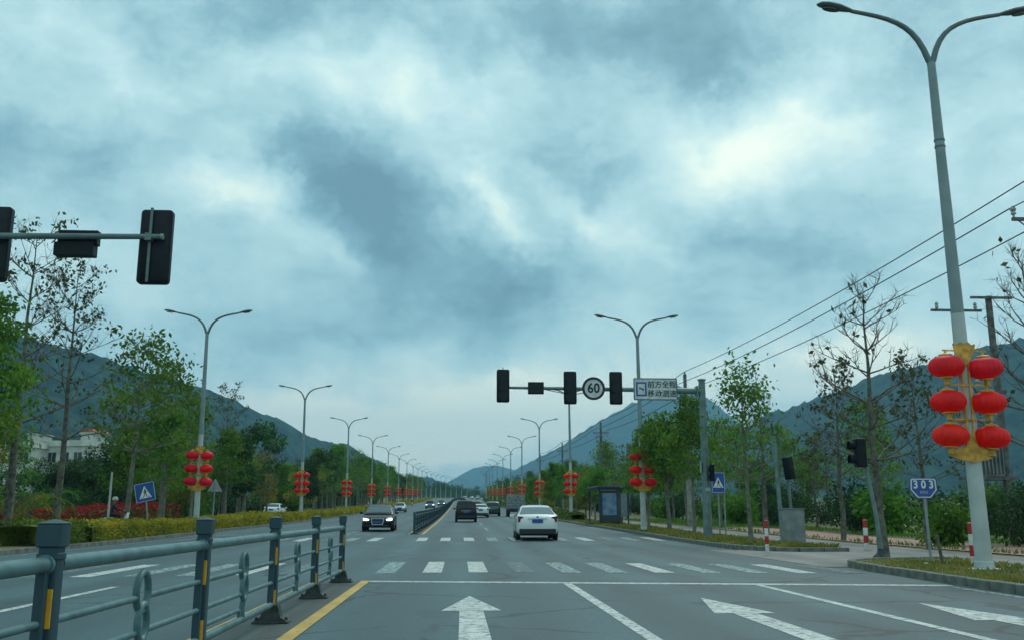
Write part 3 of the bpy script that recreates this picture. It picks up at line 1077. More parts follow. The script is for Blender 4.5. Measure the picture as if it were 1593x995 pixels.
def lamp_proto(n=10, short=None):
    root = thing('street_lamp', 'x', 'street lamp')
    p = MB()
    p.tube([(0, 0, 0), (0, 0, 0.02), (0, 0, 5.2)], [0.165, 0.165, 0.131], n)
    pole = p.build('lower_pole', 'lamp_white', root, smooth=True)
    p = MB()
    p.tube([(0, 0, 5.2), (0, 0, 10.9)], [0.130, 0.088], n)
    p.build('upper_pole', 'lamp_backlit', root, smooth=True)
    b = MB()
    b.lathe([(0.30, 0), (0.30, 0.03), (0.19, 0.05), (0.185, 0.16), (0.165, 0.18)], n)
    b.build('base_flange', 'lamp_white', pole, smooth=True)
    for z in (8.9, 9.05):
        b = MB()
        b.lathe([(0.115, 0), (0.115, 0.03)], n, (0, 0, z))
        b.build('collar', 'lamp_grey', pole)
    for s in (-1, 1):
        a = MB()
        path = [(0, 0, 10.2), (s * 0.02, 0, 10.9)] + bez((s * 0.05, 0, 10.95), (s * 0.30, 0, 11.85), (s * 0.75, 0, 11.95), (s * 1.72, 0, 12.12), 9)
        a.tube(path, [0.07] * 2 + [0.068 - 0.0025 * i for i in range(10)], n)
        arm = a.build('arm', 'lamp_grey', root, smooth=True)
        # cobra head: flattened tapered body
        h = MB()
        st = [(0.0, 0.035, 0.035, 0), (0.12, 0.075, 0.055, 0.005), (0.35, 0.135, 0.085, 0.01), (0.58, 0.14, 0.085, 0.01), (0.75, 0.10, 0.06, 0.0), (0.83, 0.03, 0.02, -0.015)]
        vs, fs = [], []
        m = 12
        for (d, wy, hz_, dz) in st:
            for j in range(m):
                an = 2 * math.pi * j / m
                zz = math.sin(an) * hz_ * (1.0 if math.sin(an) > 0 else 0.6)
                vs.append((s * (1.66 + d), math.cos(an) * wy, 12.11 + d * 0.20 + dz + zz))
        fs = [(i * m + j, i * m + (j + 1) % m, (i + 1) * m + (j + 1) % m, (i + 1) * m + j) for i in range(len(st) - 1) for j in range(m)]
        if s < 0:
            fs = [f[::-1] for f in fs]
        fs += [tuple(range(m)), tuple(range((len(st) - 1) * m, len(st) * m))]
        h.add(vs, fs)
        head = h.build('lamp_head', 'lamp_grey', root, smooth=True)
        g = MB()
        vs = []
        for j in range(12):
            an = 2 * math.pi * j / 12
            vs.append((s * (1.66 + 0.53) + math.cos(an) * 0.19, math.sin(an) * 0.085, 12.11 + 0.48 * 0.20 - 0.052 + math.cos(an) * 0.032 * s))
        g.add(vs + [(v[0], v[1], v[2] - 0.02) for v in vs], [tuple(range(12)), tuple(range(23, 11, -1))] + [(i, (i + 1) % 12, 12 + (i + 1) % 12, 12 + i) for i in range(12)])
        g.build('lens', 'lamp_glass', head)
    return root


lamp_a = lamp_proto(14)
lamp_b = lamp_proto(6)


def lantern_rack_proto(n=20, ribs=0.05):
    """two strings of three red lanterns on a gilded bracket clamped to a lamp pole"""
    root = thing('lantern_rack', 'x', 'lanterns')
    W = 0.385
    f = MB()
    # top crest board and bottom cloud board
    top = [(-0.20, 1.70), (-0.22, 1.84), (-0.14, 1.82), (-0.08, 1.88), (0, 1.84), (0.08, 1.88), (0.14, 1.82), (0.22, 1.84), (0.20, 1.70), (0.10, 1.52), (0, 1.40), (-0.10, 1.52)]
    bot = [(-0.45, -0.36), (-0.28, -0.44), (-0.15, -0.46), (0, -0.50), (0.15, -0.46), (0.28, -0.44), (0.45, -0.36), (0.30, -0.24), (0.12, -0.20), (0.07, 0.05), (-0.07, 0.05), (-0.12, -0.20), (-0.30, -0.24)]
    f.prism(top, -0.17, -0.145)
    f.build('crest_board', 'lantern_gold', root)
    f = MB()
    f.prism(bot, -0.17, -0.145)
    f.build('cloud_board', 'lantern_gold', root)
    b = MB()
    for sx in (-1, 1):
        b.box((sx * 0.06, -0.155, 0.78), (0.025, 0.02, 1.9))
    for z in (-0.3, 0.34, 1.01, 1.70):
        b.box((0, -0.157, z), (0.86, 0.022, 0.028))
    for z in (0.3, 1.4):
        b.lathe([(0.155, 0), (0.155, 0.06)], 10, (0, 0, z))
    b.build('bracket', 'lantern_gold', root)
    for s in (-1, 1):
        for k in range(3):
            z = 1.36 - k * 0.68
            l = MB()
            prof = [(0.12, -0.215)] + [(0.325 * math.cos(R(a)) ** 0.62 if a else 0.325, 0.205 * math.sin(R(a))) for a in (-68, -50, -32, -14, 0, 14, 32, 50, 68)] + [(0.12, 0.215)]
            l.lathe(prof, n * 2, ribs=ribs)
            lo = l.build('lantern', 'lantern_red', root, smooth='all' if ribs == 0 else True)
            lo.location = (s * W + rnd.uniform(-.012, .012), -0.16, z + rnd.uniform(-.015, .015))
            lo.rotation_euler = (rnd.uniform(-.07, .07), rnd.uniform(-.08, .08), rnd.uniform(0, 6))
            c = MB()
            c.lathe([(0.125, 0.20), (0.13, 0.235), (0.10, 0.25), (0.03, 0.26), (0.015, 0.33)], 12)
            c.build('cap_ring', 'lantern_gold', lo)
            c = MB()
            c.lathe([(0.13, -0.235), (0.125, -0.20)], 12)
            c.build('cap_ring', 'lantern_gold', lo)
            ts = MB()
            ts.lathe([(0.075, -0.36), (0.06, -0.30), (0.055, -0.235)], 10, ribs=0.2)
            ts.build('fringe', 'lantern_gold', lo)
    return root


rack_a = lantern_rack_proto(20)
rack_b = lantern_rack_proto(6, 0.0)
D0, DS = 18.6, 34.4
used = {}


def use(proto):
    if id(proto) not in used:
        used[id(proto)] = 1
        return proto
    return copy_tree(proto)


nL = nR = 0
for i in range(0, 20):
    yy = D0 + DS * i
    for side in (-1, 1):
        if side < 0 and i == 0:
            continue
        if side > 0 and i > 15:
            continue
        x = 10.35 if side > 0 else -14.35
        if side > 0 and i == 0:
            x = 10.45
        hd = heading(yy)
        o = use(lamp_a if i < 3 else lamp_b)
        nm = 'left' if side < 0 else 'right'
        if side < 0:
            w_ = ORD[nL]
            nL += 1
        else:
            w_ = ORD[nR]
            nR += 1
        if nR == 1 and side > 0:
            lab = 'tall twin-arm street lamp beside the 303 sign, nearest of all'
        else:
            lab = '%s twin-arm street lamp counted along the %s roadside' % (w_, nm)
        place(o, P(x, yy, 0.10), hd, lab, 'twin-arm street lamps on the %s' % nm)
        if side > 0 and i == 0:
            o.rotation_euler.y = R(-0.4)
        if i < 10:
            k = use(rack_a if i < 2 else rack_b)
            lab = 'rack of six red lanterns on the %s lamp of the %s roadside' % (w_, nm)
            place(k, P(x, yy, 0.10 + 2.62), hd, lab, 'lantern racks on the %s lamps' % nm)
            k.rotation_euler.y = rnd.uniform(-0.02, 0.02)
            if i == 0:
                k.location.x -= 0.1
                k.scale = (1.08, 1.08, 1.04)


# ------------------------------------------------------------------ signal gantries
def signal_head(parent, x, z, y, w=0.52, h=1.36, d=0.16, front=True, name='signal_head'):
    b = MB()
    b.bbox((x, y, z), (w, d, h), 0.07, axis=1)
    hd = b.build(name, 'signal_black', parent, smooth=True)
    ys = y - d / 2 - 0.006 if front else y + d / 2 + 0.006
    for k in (-1, 0, 1):
        l = MB()
        rr = w * 0.36
        vs = [(x + rr * math.cos(2 * math.pi * j / 16), ys, z + k * h * 0.30 + rr * math.sin(2 * math.pi * j / 16)) for j in range(16)]
        vs2 = [(v[0], ys + (0.012 if front else -0.012), v[2]) for v in vs]
        l.add(vs + vs2, [tuple(range(16)), tuple(range(31, 15, -1))] + [((j + 1) % 16, j, 16 + j, 16 + (j + 1) % 16) for j in range(16)])
        l.build('lens', 'signal_lens', hd)
    return hd


# far gantry on the right, facing us
GX, GY = 10.55, 40.0
gz = rz(GY) + 0.10
G = thing('signal_gantry', 'grey-green mast arm over the far side of the crossing carrying signals', 'traffic signal', (GX, GY, gz))
m = MB()
m.tube([(0, 0, 0), (0, 0, 6.75)], [0.20, 0.145], 8)
m.lathe([(0.34, 0), (0.34, 0.04)], 12)
for a in range(4):
    an = a * math.pi / 2 + 0.78
    m.prism([(0.0, 0.04), (0.30, 0.04), (0.0, 0.40)], -0.01, 0.01)
mast = m.build('mast', 'gantry_green', G, smooth=True)
m = MB()
m.lathe([(0.19, 0), (0.19, 0.05), (0.05, 0.09)], 8, (0, 0, 6.74))
m.build('mast_cap', 'gantry_green', mast)
m = MB()
AZ = 6.30
m.tube([(0.0, 0, AZ - 0.04), (-0.5, 0, AZ - 0.02), (-3.2, 0, AZ + 0.02), (-5.4, 0, AZ + 0.04), (-8.75, 0, AZ + 0.07)], [0.15, 0.135, 0.10, 0.085, 0.055], 10)
arm = m.build('arm', 'gantry_green', G, smooth=True)
m = MB()
for z in (-0.18, 0.14):
    m.box((-0.26, 0, AZ + z * 0.9), (0.06, 0.34, 0.06))
m.box((-0.24, 0, AZ - 0.02), (0.05, 0.36, 0.42))
m.build('arm_flange', 'gantry_green', arm)
m = MB()
m.tube([(-7.0, 0, AZ + 0.02), (-6.2, 0.02, AZ - 0.14), (-5.6, 0.03, AZ - 0.2), (-4.4, 0.02, AZ)], 0.018, 6)
m.build('hanging_cable', 'wire', arm)
for xx in (-8.72, -5.82, -3.83):
    signal_head(G, xx, AZ + 0.05 + (0.06 if xx < -8 else 0), -0.20, 0.55, 1.42)
m = MB()
m.tube([(-8.72, -0.2, AZ + 0.8), (-8.72, -0.2, AZ + 0.92)], 0.02, 6)
m.build('head_stub', 'signal_black', arm)
m = MB()
m.bbox((-7.3, -0.17, AZ + 0.03), (0.68, 0.14, 0.52), 0.02, axis=1)
cd = m.build('countdown_box', 'signal_black', G, smooth=True)
m = MB()
m.bbox((-7.3, -0.245, AZ + 0.03), (0.60, 0.008, 0.44), 0.003, axis=1)
m.build('display_glass', 'signal_lens', cd)
m = MB()
m.box((-0.22, -0.10, 3.0), (0.02, 0.2, 0.5))
m.box((0, -0.245, 2.05), (0.22, 0.012, 0.14))
m.build('service_hatch', 'sign_back', mast)
# pedestrian signal seen from the side on the mast
m = MB()
m.bbox((0.22, -0.25, 2.75), (0.16, 0.26, 0.72), 0.03)
ps = m.build('pedestrian_head', 'signal_black', G, smooth=True)
for dz in (0.16, -0.16):
    m = MB()
    m.prism([(0.05, 2.75 + dz - 0.12), (0.15, 2.75 + dz + 0.15), (0.15, 2.75 + dz - 0.10)], -0.36, -0.14)
    m.build('visor', 'signal_black', ps)

# speed limit disc
S60 = thing('speed_limit_sign', 'round speed limit sign reading 60 between two signal heads on the arm', 'sign', (GX - 4.80, GY - 0.20, gz + AZ + 0.03))


def disc(name, r0, r1, y, m_, parent, n=40, th=0.02, z=0, x=0):
    b = MB()
    if r0 <= 0:
        b.add([(x + r1 * math.cos(2 * math.pi * j / n), y, z + r1 * math.sin(2 * math.pi * j / n)) for j in range(n)]
              + [(x + r1 * math.cos(2 * math.pi * j / n), y + th, z + r1 * math.sin(2 * math.pi * j / n)) for j in range(n)],
              [tuple(range(n)), tuple(range(2 * n - 1, n - 1, -1))] + [((j + 1) % n, j, n + j, n + (j + 1) % n) for j in range(n)])
    else:
        vs = []
        for rr in (r0, r1):
            for yy in (y, y + th):
                vs += [(x + rr * math.cos(2 * math.pi * j / n), yy, z + rr * math.sin(2 * math.pi * j / n)) for j in range(n)]
        fs = []
        for j in range(n):
            k = (j + 1) % n
            fs += [(j, k, 2 * n + k, 2 * n + j), (2 * n + j, 2 * n + k, 3 * n + k, 3 * n + j), (k, j, n + j, n + k), (n + k, n + j, 3 * n + j, 3 * n + k)]
        b.add(vs, fs)
    return b.build(name, m_, parent)


disc('plate', 0, 0.50, 0, 'sign_grey', S60)
disc('dark_border', 0.395, 0.50, -0.012, 'sign_ring', S60, th=0.012)
text_mesh('lettering', '60', 0.60, 'sign_black', S60, (0, -0.006, 0.0), 0.004, bold=0.014, xs=0.92)
m = MB()
m.box((0, 0.09, 0.02), (0.06, 0.14, 0.5))
m.build('clamp', 'sign_back', S60)

# overhead information board
SB = thing('overhead_sign', 'white rectangular overhead board with blue camera box and two lines of Chinese lettering', 'sign', (GX - 2.10, GY - 0.20, gz + AZ + 0.02))
m = MB()
m.bbox((0, 0, 0), (1.92, 0.03, 0.96), 0.05, axis=1)
m.build('board', 'sign_grey', SB)
m = MB()
for (cx_, cz_, w_, h_) in ((0, 0.455, 1.86, 0.035), (0, -0.455, 1.86, 0.035), (-0.935, 0, 0.035, 0.88), (0.935, 0, 0.035, 0.88)):
    m.box((cx_, -0.018, cz_), (w_, 0.008, h_))
m.build('border', 'sign_black', SB)
m = MB()
for (cx_, cz_, w_, h_) in ((-0.62, 0.27, 0.46, 0.07), (-0.62, -0.27, 0.46, 0.07), (-0.815, 0, 0.07, 0.47), (-0.425, 0, 0.07, 0.47)):
    m.box((cx_, -0.019, cz_), (w_, 0.008, h_))
m.build('blue_frame', 'sign_blue', SB)
m = MB()
rot = Matrix.Rotation(R(26), 3, 'Y')
m.box((-0.62, -0.020, 0.02), (0.20, 0.008, 0.055), rot)
m.box((-0.545, -0.020, -0.025), (0.07, 0.007, 0.075), rot)
m.build('camera_pictogram', 'sign_black', SB)
text_mesh('lettering', '前方全程', 0.318, 'sign_black', SB, (0.285, -0.018, 0.185), 0.004, bold=0.004)
text_mesh('lettering', '移动测速', 0.318, 'sign_black', SB, (0.285, -0.018, -0.205), 0.004, bold=0.004)
m = MB()
for xx in (-0.5, 0.5):
    m.box((xx, 0.10, 0), (0.05, 0.16, 0.8))
m.build('clamp', 'sign_back', SB)

# near gantry on the left, seen from behind
LY = 17.5
G2 = thing('signal_gantry', 'dark mast arm over the left carriageway with signal heads seen from behind', 'traffic signal', (-14.6, LY, 0.10))
m = MB()
m.tube([(0, 0, 0), (0, 0, 6.5)], [0.22, 0.16], 8)
m.lathe([(0.34, 0), (0.34, 0.04)], 12)
m.build('mast', 'gantry_green', G2, smooth=True)
m = MB()
m.tube([(0, -0.12, 6.16), (4, -0.12, 6.19), (6, -0.12, 6.2), (8.90, -0.12, 6.235)], [0.11, 0.085, 0.062, 0.052], 12)
arm2 = m.build('arm', 'arm_green', G2, smooth=True)
m = MB()
m.tube([(8.885, -0.12, 6.235), (8.93, -0.12, 6.235)], 0.06, 12)
m.build('end_cap', 'galvanised', arm2)
for xx, zz in ((8.74, 6.08), (5.72, 6.09)):
    h = signal_head(G2, xx, zz, 0.07, 0.60, 1.46, 0.18, front=False)
    m = MB()
    m.box((xx - 0.085, -0.04, zz + 0.02), (0.05, 0.03, 1.46))
    m.build('bracket', 'arm_green', h)
    m = MB()
    m.box((xx - 0.085, -0.09, 6.225), (0.12, 0.16, 0.14))
    m.build('clamp', 'arm_green', h)
m = MB()
m.bbox((7.30, 0.06, 6.23), (0.74, 0.16, 0.28), 0.012, axis=1)
m.bbox((7.25, 0.06, 6.00), (0.74, 0.22, 0.26), 0.012, axis=1)
m.build('countdown_box', 'signal_black', G2)


# ------------------------------------------------------------------ small signs, posts, bollards, cabinets
def crosswalk_sign(label, loc, w=0.62, h=0.88, tilt=0.0, post_h=2.6, zc=2.25, two=False, rz_=0.0, tz=0.0):
    t = thing('crosswalk_sign', label, 'sign', loc, rz_)
    rotm = Matrix.Rotation(tilt, 4, 'Y')
    p = MB()
    lean = math.tan(tz)
    p.tube([(0, 0.03, 0), (lean * post_h, 0.03, post_h)], 0.038, 10)
    p.build('post', 'galvanised', t, smooth=True)
    if two:
        p = MB()
        p.tube([(0.30, 0.10, 0), (0.30, 0.10, post_h)], 0.038, 10)
        p.build('post', 'galvanised', t, smooth=True)
    ox = lean * zc
    b = MB()
    b.bbox((0, 0, 0), (w, 0.02, h), 0.05, axis=1)
    pl = b.build('plate', 'sign_blue', t)
    b = MB()
    e = 0.03
    for (cx_, cz_, w_, h_) in ((0, h / 2 - e, w - 2 * e, 0.016), (0, -h / 2 + e, w - 2 * e, 0.016), (-w / 2 + e, 0, 0.016, h - 2 * e - 0.02), (w / 2 - e, 0, 0.016, h - 2 * e - 0.02)):
        b.box((cx_, -0.013, cz_), (w_, 0.004, h_))
    b.build('border', 'sign_white', pl)
    k = min(w, h * 0.85)
    b = MB()
    b.prism([(0, k * 0.40), (-k * 0.38, -k * 0.36), (k * 0.38, -k * 0.36)], -0.0145, -0.0105)
    b.build('triangle', 'sign_white', pl)
    b = MB()
    # walking figure and stripes
    q = k
    b.add([(q * 0.02 + q * 0.045 * math.cos(a), -0.0175, q * 0.17 + q * 0.045 * math.sin(a)) for a in [2 * math.pi * j / 10 for j in range(10)]], [tuple(range(10))])
    for poly in ([(-0.035, 0.11), (0.06, 0.12), (0.055, -0.06), (-0.03, -0.05)], [(-0.03, -0.04), (0.015, -0.05), (-0.07, -0.26), (-0.12, -0.25)],
                 [(0.01, -0.05), (0.055, -0.05), (0.12, -0.26), (0.07, -0.27)], [(-0.03, 0.10), (-0.10, -0.02), (-0.075, -0.035), (-0.01, 0.06)],
                 [(0.05, 0.11), (0.125, 0.0), (0.10, -0.015), (0.035, 0.06)]):
        b.prism([(x * q, z * q) for x, z in poly], -0.0175, -0.0150)
    for s in (-0.24, -0.12, 0.16, 0.26):
        b.prism([(s * q - q * 0.02, -q * 0.34), (s * q + q * 0.02, -q * 0.34), (s * q * 0.93 + q * 0.02, -q * 0.26), (s * q * 0.93 - q * 0.02, -q * 0.26)], -0.0170, -0.0150)
    b.build('walking_figure', 'sign_black', pl)
    pl.location = (ox, -0.03, zc)
    pl.rotation_euler = (0, tilt, 0)
    return t


crosswalk_sign('blue pedestrian crossing sign leaning over in the left hedge', P(-15.9, 50, 0.1), 1.02, 0.98, R(-12), 2.0, 2.02, tz=R(-9))
crosswalk_sign('upright blue pedestrian crossing sign beside the right signal mast', P(12.35, 44.6, 0.1), 0.66, 0.98, 0, 2.75, 2.45, two=True)
# grey triangle sign seen from behind
t = thing('triangle_sign', 'grey back of a triangular warning sign on a post in the left hedge', 'sign', P(-13.95, 55, 0.1))
m = MB()
m.tube([(0, -0.03, 0), (0, -0.03, 2.6)], 0.035, 10)
m.build('post', 'galvanised', t, smooth=True)
m = MB()
m.prism([(0, 2.85), (-0.42, 2.12), (0.42, 2.12)], 0.0, 0.02)
m.build('plate', 'sign_back', t)
m = MB()
m.box((0, -0.01, 2.3), (0.5, 0.02, 0.04))
m.build('back_rail', 'galvanised', t)
# bare pale post in the left hedge
t = thing('marker_post', 'bare pale post standing in the left hedge near the scooter', 'post', P(-18.0, 50, 0.1))
m = MB()
m.tube([(0, 0, 0), (0.02, 0, 3.0)], [0.06, 0.05], 10)
m.build('shaft', 'lamp_white', t, smooth=True)
m = MB()
m.lathe([(0.055, 0), (0.055, 0.03), (0.02, 0.05)], 10, (0.02, 0, 3.0))
m.build('top_cap', 'galvanised', t)

# 303 road number sign
t = thing('route_sign', 'blue shield-shaped road number sign reading 303 on a slim post', 'sign', P(10.80, 21.5, 0.11))
m = MB()
m.tube([(0.05, 0.03, 0), (0.02, 0.03, 1.75)], 0.032, 10)
m.build('post', 'galvanised', t, smooth=True)


def shield(s, z0=1.67):
    return [(-0.29 * s, z0 + 0.185 * s), (-0.25 * s, z0 + 0.21 * s), (0.25 * s, z0 + 0.21 * s), (0.29 * s, z0 + 0.185 * s), (0.30 * s, z0 - 0.04 * s), (0.15 * s, z0 - 0.21 * s), (-0.15 * s, z0 - 0.21 * s), (-0.30 * s, z0 - 0.04 * s)]


m = MB()
m.prism(shield(1.12), -0.012, 0.0)
pl = m.build('plate', 'sign_blue', t)
m = MB()
m.prism(shield(1.03), -0.0150, -0.0125)
m.build('white_border', 'sign_white', pl)
m = MB()
m.prism(shield(0.93), -0.0180, -0.0155)
m.build('blue_field', 'sign_blue', pl)
text_mesh('lettering', '3 0 3', 0.26, 'sign_white', t, (0, -0.0195, 1.745), 0.0012, bold=0.007, xs=0.92)
m = MB()
for k in range(4):
    for j in range(3):
        m.box((-0.075 + k * 0.05, -0.0195, 1.555 + j * 0.022), (0.034, 0.003, 0.010))
m.build('small_print', 'sign_grey', pl)


def bollard(label, loc, h=0.95, lean=0.0, r_=0.055):
    t = thing('bollard', label, 'bollard', loc, 0, 'red and white bollards at the side road')
    n = 4
    for k in range(n):
        m = MB()
        m.lathe([(r_, k * h / n + (0.001 if k else -0.05)), (r_, (k + 1) * h / n)] + ([(r_ * 0.6, h + 0.015)] if k == n - 1 else []), 14)
        m.build('red_band' if k % 2 else 'white_band', 'bollard_red' if k % 2 else 'bollard_white', t, smooth=True)
    t.rotation_euler = (0, lean, 0)
    return t


bollard('red and white bollard at the kerb in front of the grey cabinet', P(9.72, 29.75, 0.0), 0.98, 0, 0.06)
bollard('red and white bollard at the mouth of the side road', P(13.3, 30.6, 0.0), 0.98, 0.0, 0.075)
bollard('red and white bollard in the grass beside the nearest lamp', P(10.95, 19.9, 0.08), 0.92, 0, 0.055)
t = thing('rusty_post', 'short rusty brown stake below the 303 sign', 'post', P(10.58, 20.6, 0.08))
m = MB()
m.tube([(0.06, 0, 0), (-0.02, 0, 0.66)], [0.036, 0.034], 8)
m.build('stake', 'trunk_bark', t, smooth=True)

# corner signal post with cabinet
t = thing('corner_signal', 'grey pedestrian signal on double posts above a sloping steel cabinet', 'traffic signal', P(12.05, 34.6, 0.08))
m = MB()
m.tube([(-0.14, 0, 0), (-0.26, 0, 3.7)], [0.085, 0.07], 10)
m.build('post', 'gantry_green', t, smooth=True)
m = MB()
m.tube([(0.28, 0.05, 0), (0.20, 0.05, 2.5)], 0.06, 10)
m.tube([(0.20, 0.05, 2.3), (0.03, 0.02, 2.0), (-0.05, 0, 2.35)], 0.02, 6)
m.build('post', 'gantry_green', t, smooth=True)
m = MB()
m.bbox((0, 0, 0), (0.36, 0.2, 0.82), 0.03, axis=1)
hd = m.build('signal_head', 'signal_black', t, smooth=True)
hd.location = (0.20, -0.10, 2.75)
hd.rotation_euler = (0, R(-8), R(20))
t = thing('control_cabinet', 'grey sloping steel control cabinet standing on the grass corner', 'cabinet', P(12.15, 34.2, 0.08))
m = MB()
m.bbox((0, 0, 0.66), (0.78, 0.5, 1.20), 0.02)
cb = m.build('body', 'cabinet_grey', t, smooth=True)
m = MB()
m.box((0, 0, 0.03), (0.98, 0.7, 0.10))
m.build('plinth', 'kerb_concrete', t)
m = MB()
m.box((0, 0, 1.275), (0.86, 0.58, 0.03))
m.build('lid', 'cabinet_grey', t)
m = MB()
m.box((0.0, -0.256, 0.66), (0.66, 0.012, 1.02))
m.build('door', 'cabinet_grey', cb)
# slanted signal post by the big tree
t = thing('corner_signal', 'black signal head on a leaning grey post beside the thick tree trunk', 'traffic signal', P(10.75, 24.0, 0.08))
m = MB()
m.tube([(0.06, 0, 0), (0.0, 0, 1.0), (-0.28, 0, 3.05)], [0.07, 0.055, 0.045], 10)
m.build('post', 'gantry_green', t, smooth=True)
m = MB()
m.lathe([(0.22, 0), (0.21, 0.05), (0.12, 0.12), (0.09, 0.24)], 12, (0.06, 0, 0))
m.build('foot', 'cast_base', t, smooth=True)
m = MB()
m.bbox((0, 0, 0), (0.26, 0.28, 0.74), 0.04)
hd = m.build('signal_head', 'signal_black', t, smooth=True)
hd.location = (-0.36, -0.12, 2.66)
for dz in (-0.18, 0.18):
    m = MB()
    m.tube([(-0.12, 0, dz), (-0.30, 0, dz + 0.02)], [0.10, 0.12], 10, cap=False)
    m.build('visor', 'signal_black', hd)
t = thing('boulder', 'rounded grey stone block on the pink footpath', 'stone', P(17.0, 26.6, 0.1))
m = MB()
m.lathe([(0.28, 0), (0.30, 0.15), (0.27, 0.36), (0.17, 0.46), (0.05, 0.48)], 9)
m.build('rock', 'stone_grey', t, smooth=True)

# ------------------------------------------------------------------ bus shelter
t = thing('bus_shelter', 'dark steel bus shelter with a blue poster beside the right kerb', 'bus shelter', P(11.05, 68, 0.12))
m = MB()
m.bbox((0, 2.2, 2.62), (2.5, 6.2, 0.14), 0.05)
m.bbox((0, 2.2, 2.50), (2.3, 6.0, 0.10), 0.03)
m.build('roof', 'shelter_steel', t)
for xx, yy in ((-1.0, -0.5), (1.05, -0.5), (1.05, 2.2), (1.05, 4.9), (-1.0, 4.9), (0.45, -0.5)):
    m = MB()
    m.bbox((xx, yy, 1.23), (0.10, 0.10, 2.46), 0.02)
    m.build('post', 'shelter_steel', t)
m = MB()
m.bbox((-0.30, -0.45, 1.25), (1.30, 0.16, 2.2), 0.02)
bx = m.build('light_box', 'shelter_steel', t)
m = MB()
m.box((-0.30, -0.536, 1.42), (1.0, 0.012, 1.55))
m.build('poster', 'shelter_poster', bx)
m = MB()
m.box((0.75, -0.45, 1.35), (0.46, 0.02, 1.7))
m.build('side_pane', 'shelter_glass', t)
for k in range(2):
    m = MB()
    m.box((1.05, 0.85 + 2.7 * k, 1.35), (0.02, 2.5, 1.7))
    m.build('rear_pane', 'shelter_glass', t)
m = MB()
m.bbox((0.55, 2.2, 0.46), (0.4, 4.2, 0.06), 0.01)
for yy in (0.6, 2.2, 3.8):
    m.box((0.55, yy, 0.22), (0.3, 0.06, 0.43))
m.build('bench', 'shelter_steel', t)

# ------------------------------------------------------------------ utility poles and wires
UX = 15.45
UY = [24.0, 63.0, 102.0, 141.0, 180.0]


def utility_pole(label, x, y, h, ins=True, n=10):
    t = thing('utility_pole', label, 'utility pole', P(x, y, 0.0), 0, 'utility poles along the right side')
    m = MB()
    m.tube([(0, 0, -0.1), (0, 0, 3.6)], [0.19, 0.165], n)
    m.build('lower_shaft', 'concrete_pole', t, smooth=True)
    m = MB()
    m.tube([(0, 0, 3.601), (0, 0, h)], [0.165, 0.115], n)
    m.build('upper_shaft', 'old_pole', t, smooth=True)
    m = MB()
    m.box((0, -0.14, h - 1.15), (1.75, 0.08, 0.09))
    for s in (-1, 1):
        m.tube([(s * 0.75, -0.14, h - 1.15), (0, -0.14, h - 1.75)], 0.02, 5)
    arm_ = m.build('crossarm', 'old_pole', t)
    m = MB()
    m.lathe([(0.05, 0), (0.075, 0.05), (0.05, 0.08), (0.085, 0.12), (0.04, 0.20)], 10, (0, 0, h))
    m.build('insulator', 'porcelain', t, smooth=True)
    for s in (-1, 1):
        m = MB()
        m.lathe([(0.03, 0), (0.03, 0.06), (0.075, 0.10), (0.05, 0.16), (0.085, 0.22), (0.04, 0.32)], 10, (s * 0.82, -0.14, h - 1.10))
        m.build('insulator', 'porcelain', arm_, smooth=True)
    return t


for i, yy in enumerate(UY):
    utility_pole(['utility pole at the right edge of the picture, only its crossarm in view', 'tall utility pole with pale lower shaft behind the signal mast',
                  'dark utility pole standing behind the bus shelter', 'second dark utility pole beyond the bus shelter', 'farthest dark utility pole along the right side'][i],
                 UX + (0.6 if i == 0 else 0), yy, 10.3, n=10 if i < 3 else 6)


def wire(label, a, b, sag, r_=0.014, cat='cable', group='overhead wires'):
    a, b = Vector(a), Vector(b)
    m = MB()
    pts = [a.lerp(b, k / 14) - Vector((0, 0, sag * 4 * (k / 14) * (1 - k / 14))) for k in range(15)]
    m.tube(pts, r_, 5)
    return tag(m.build('overhead_wire', 'wire'), label, cat, group)


UYW = [-20.0] + UY
for i in range(len(UYW) - 1):
    for dx, dz, nm in ((0, 10.5, 'top'), (-0.82, 9.50, 'left crossarm'), (0.82, 9.50, 'right crossarm')):
        lb = {0: 'towards the camera from the near utility pole', 1: 'from the near pole to the pole behind the mast', 2: 'from the mast pole to the shelter pole',
              3: 'past the shelter pole', 4: 'at the far end of the pole line'}[i]
        wire('thin %s overhead wire %s' % (nm, lb), P(UX + dx + (0.6 if i < 2 else 0), UYW[i], dz), P(UX + dx + (0.6 if i < 1 else 0), UYW[i + 1], dz), 0.35, 0.016 + 0.004 * i)
# transformer stand
t = thing('transformer_stand', 'twin-pole transformer stand with grey tank behind the nearest lanterns', 'transformer', P(20.0, 36, 0))
for k, (xx, yy, h) in enumerate(((0.0, 0.0, 9.3), (1.15, -0.6, 9.7))):
    m = MB()
    m.tube([(xx, yy, -0.1), (xx, yy, h)], [0.16, 0.125], 10)
    m.build('pole', 'old_pole', t, smooth=True)
    m = MB()
    m.box((xx, yy - 0.2, h - 0.1), (2.1 if k == 0 else 1.7, 0.09, 0.09))
    m.build('crossarm', 'old_pole', t)
for xx in (-0.8, 0.8):
    m = MB()
    m.lathe([(0.04, 0), (0.08, 0.1), (0.05, 0.16), (0.08, 0.22), (0.03, 0.3)], 8, (xx, -0.2, 9.24))
    m.build('insulator', 'porcelain', t)
m = MB()
m.lathe([(0.06, 0), (0.11, 0.1), (0.07, 0.2), (0.12, 0.3), (0.05, 0.45)], 8, (0.55, -0.3, 6.0))
m.build('insulator', 'porcelain', t)
m = MB()
m.box((0.55, -0.3, 5.9), (2.2, 0.12, 0.12))
m.box((0.55, -0.3, 2.5), (1.9, 0.9, 0.12))
m.build('platform', 'old_pole', t)
m = MB()
m.bbox((0.5, -0.35, 3.3), (1.1, 0.7, 1.5), 0.06)
tk = m.build('tank', 'cabinet_grey', t, smooth=True)
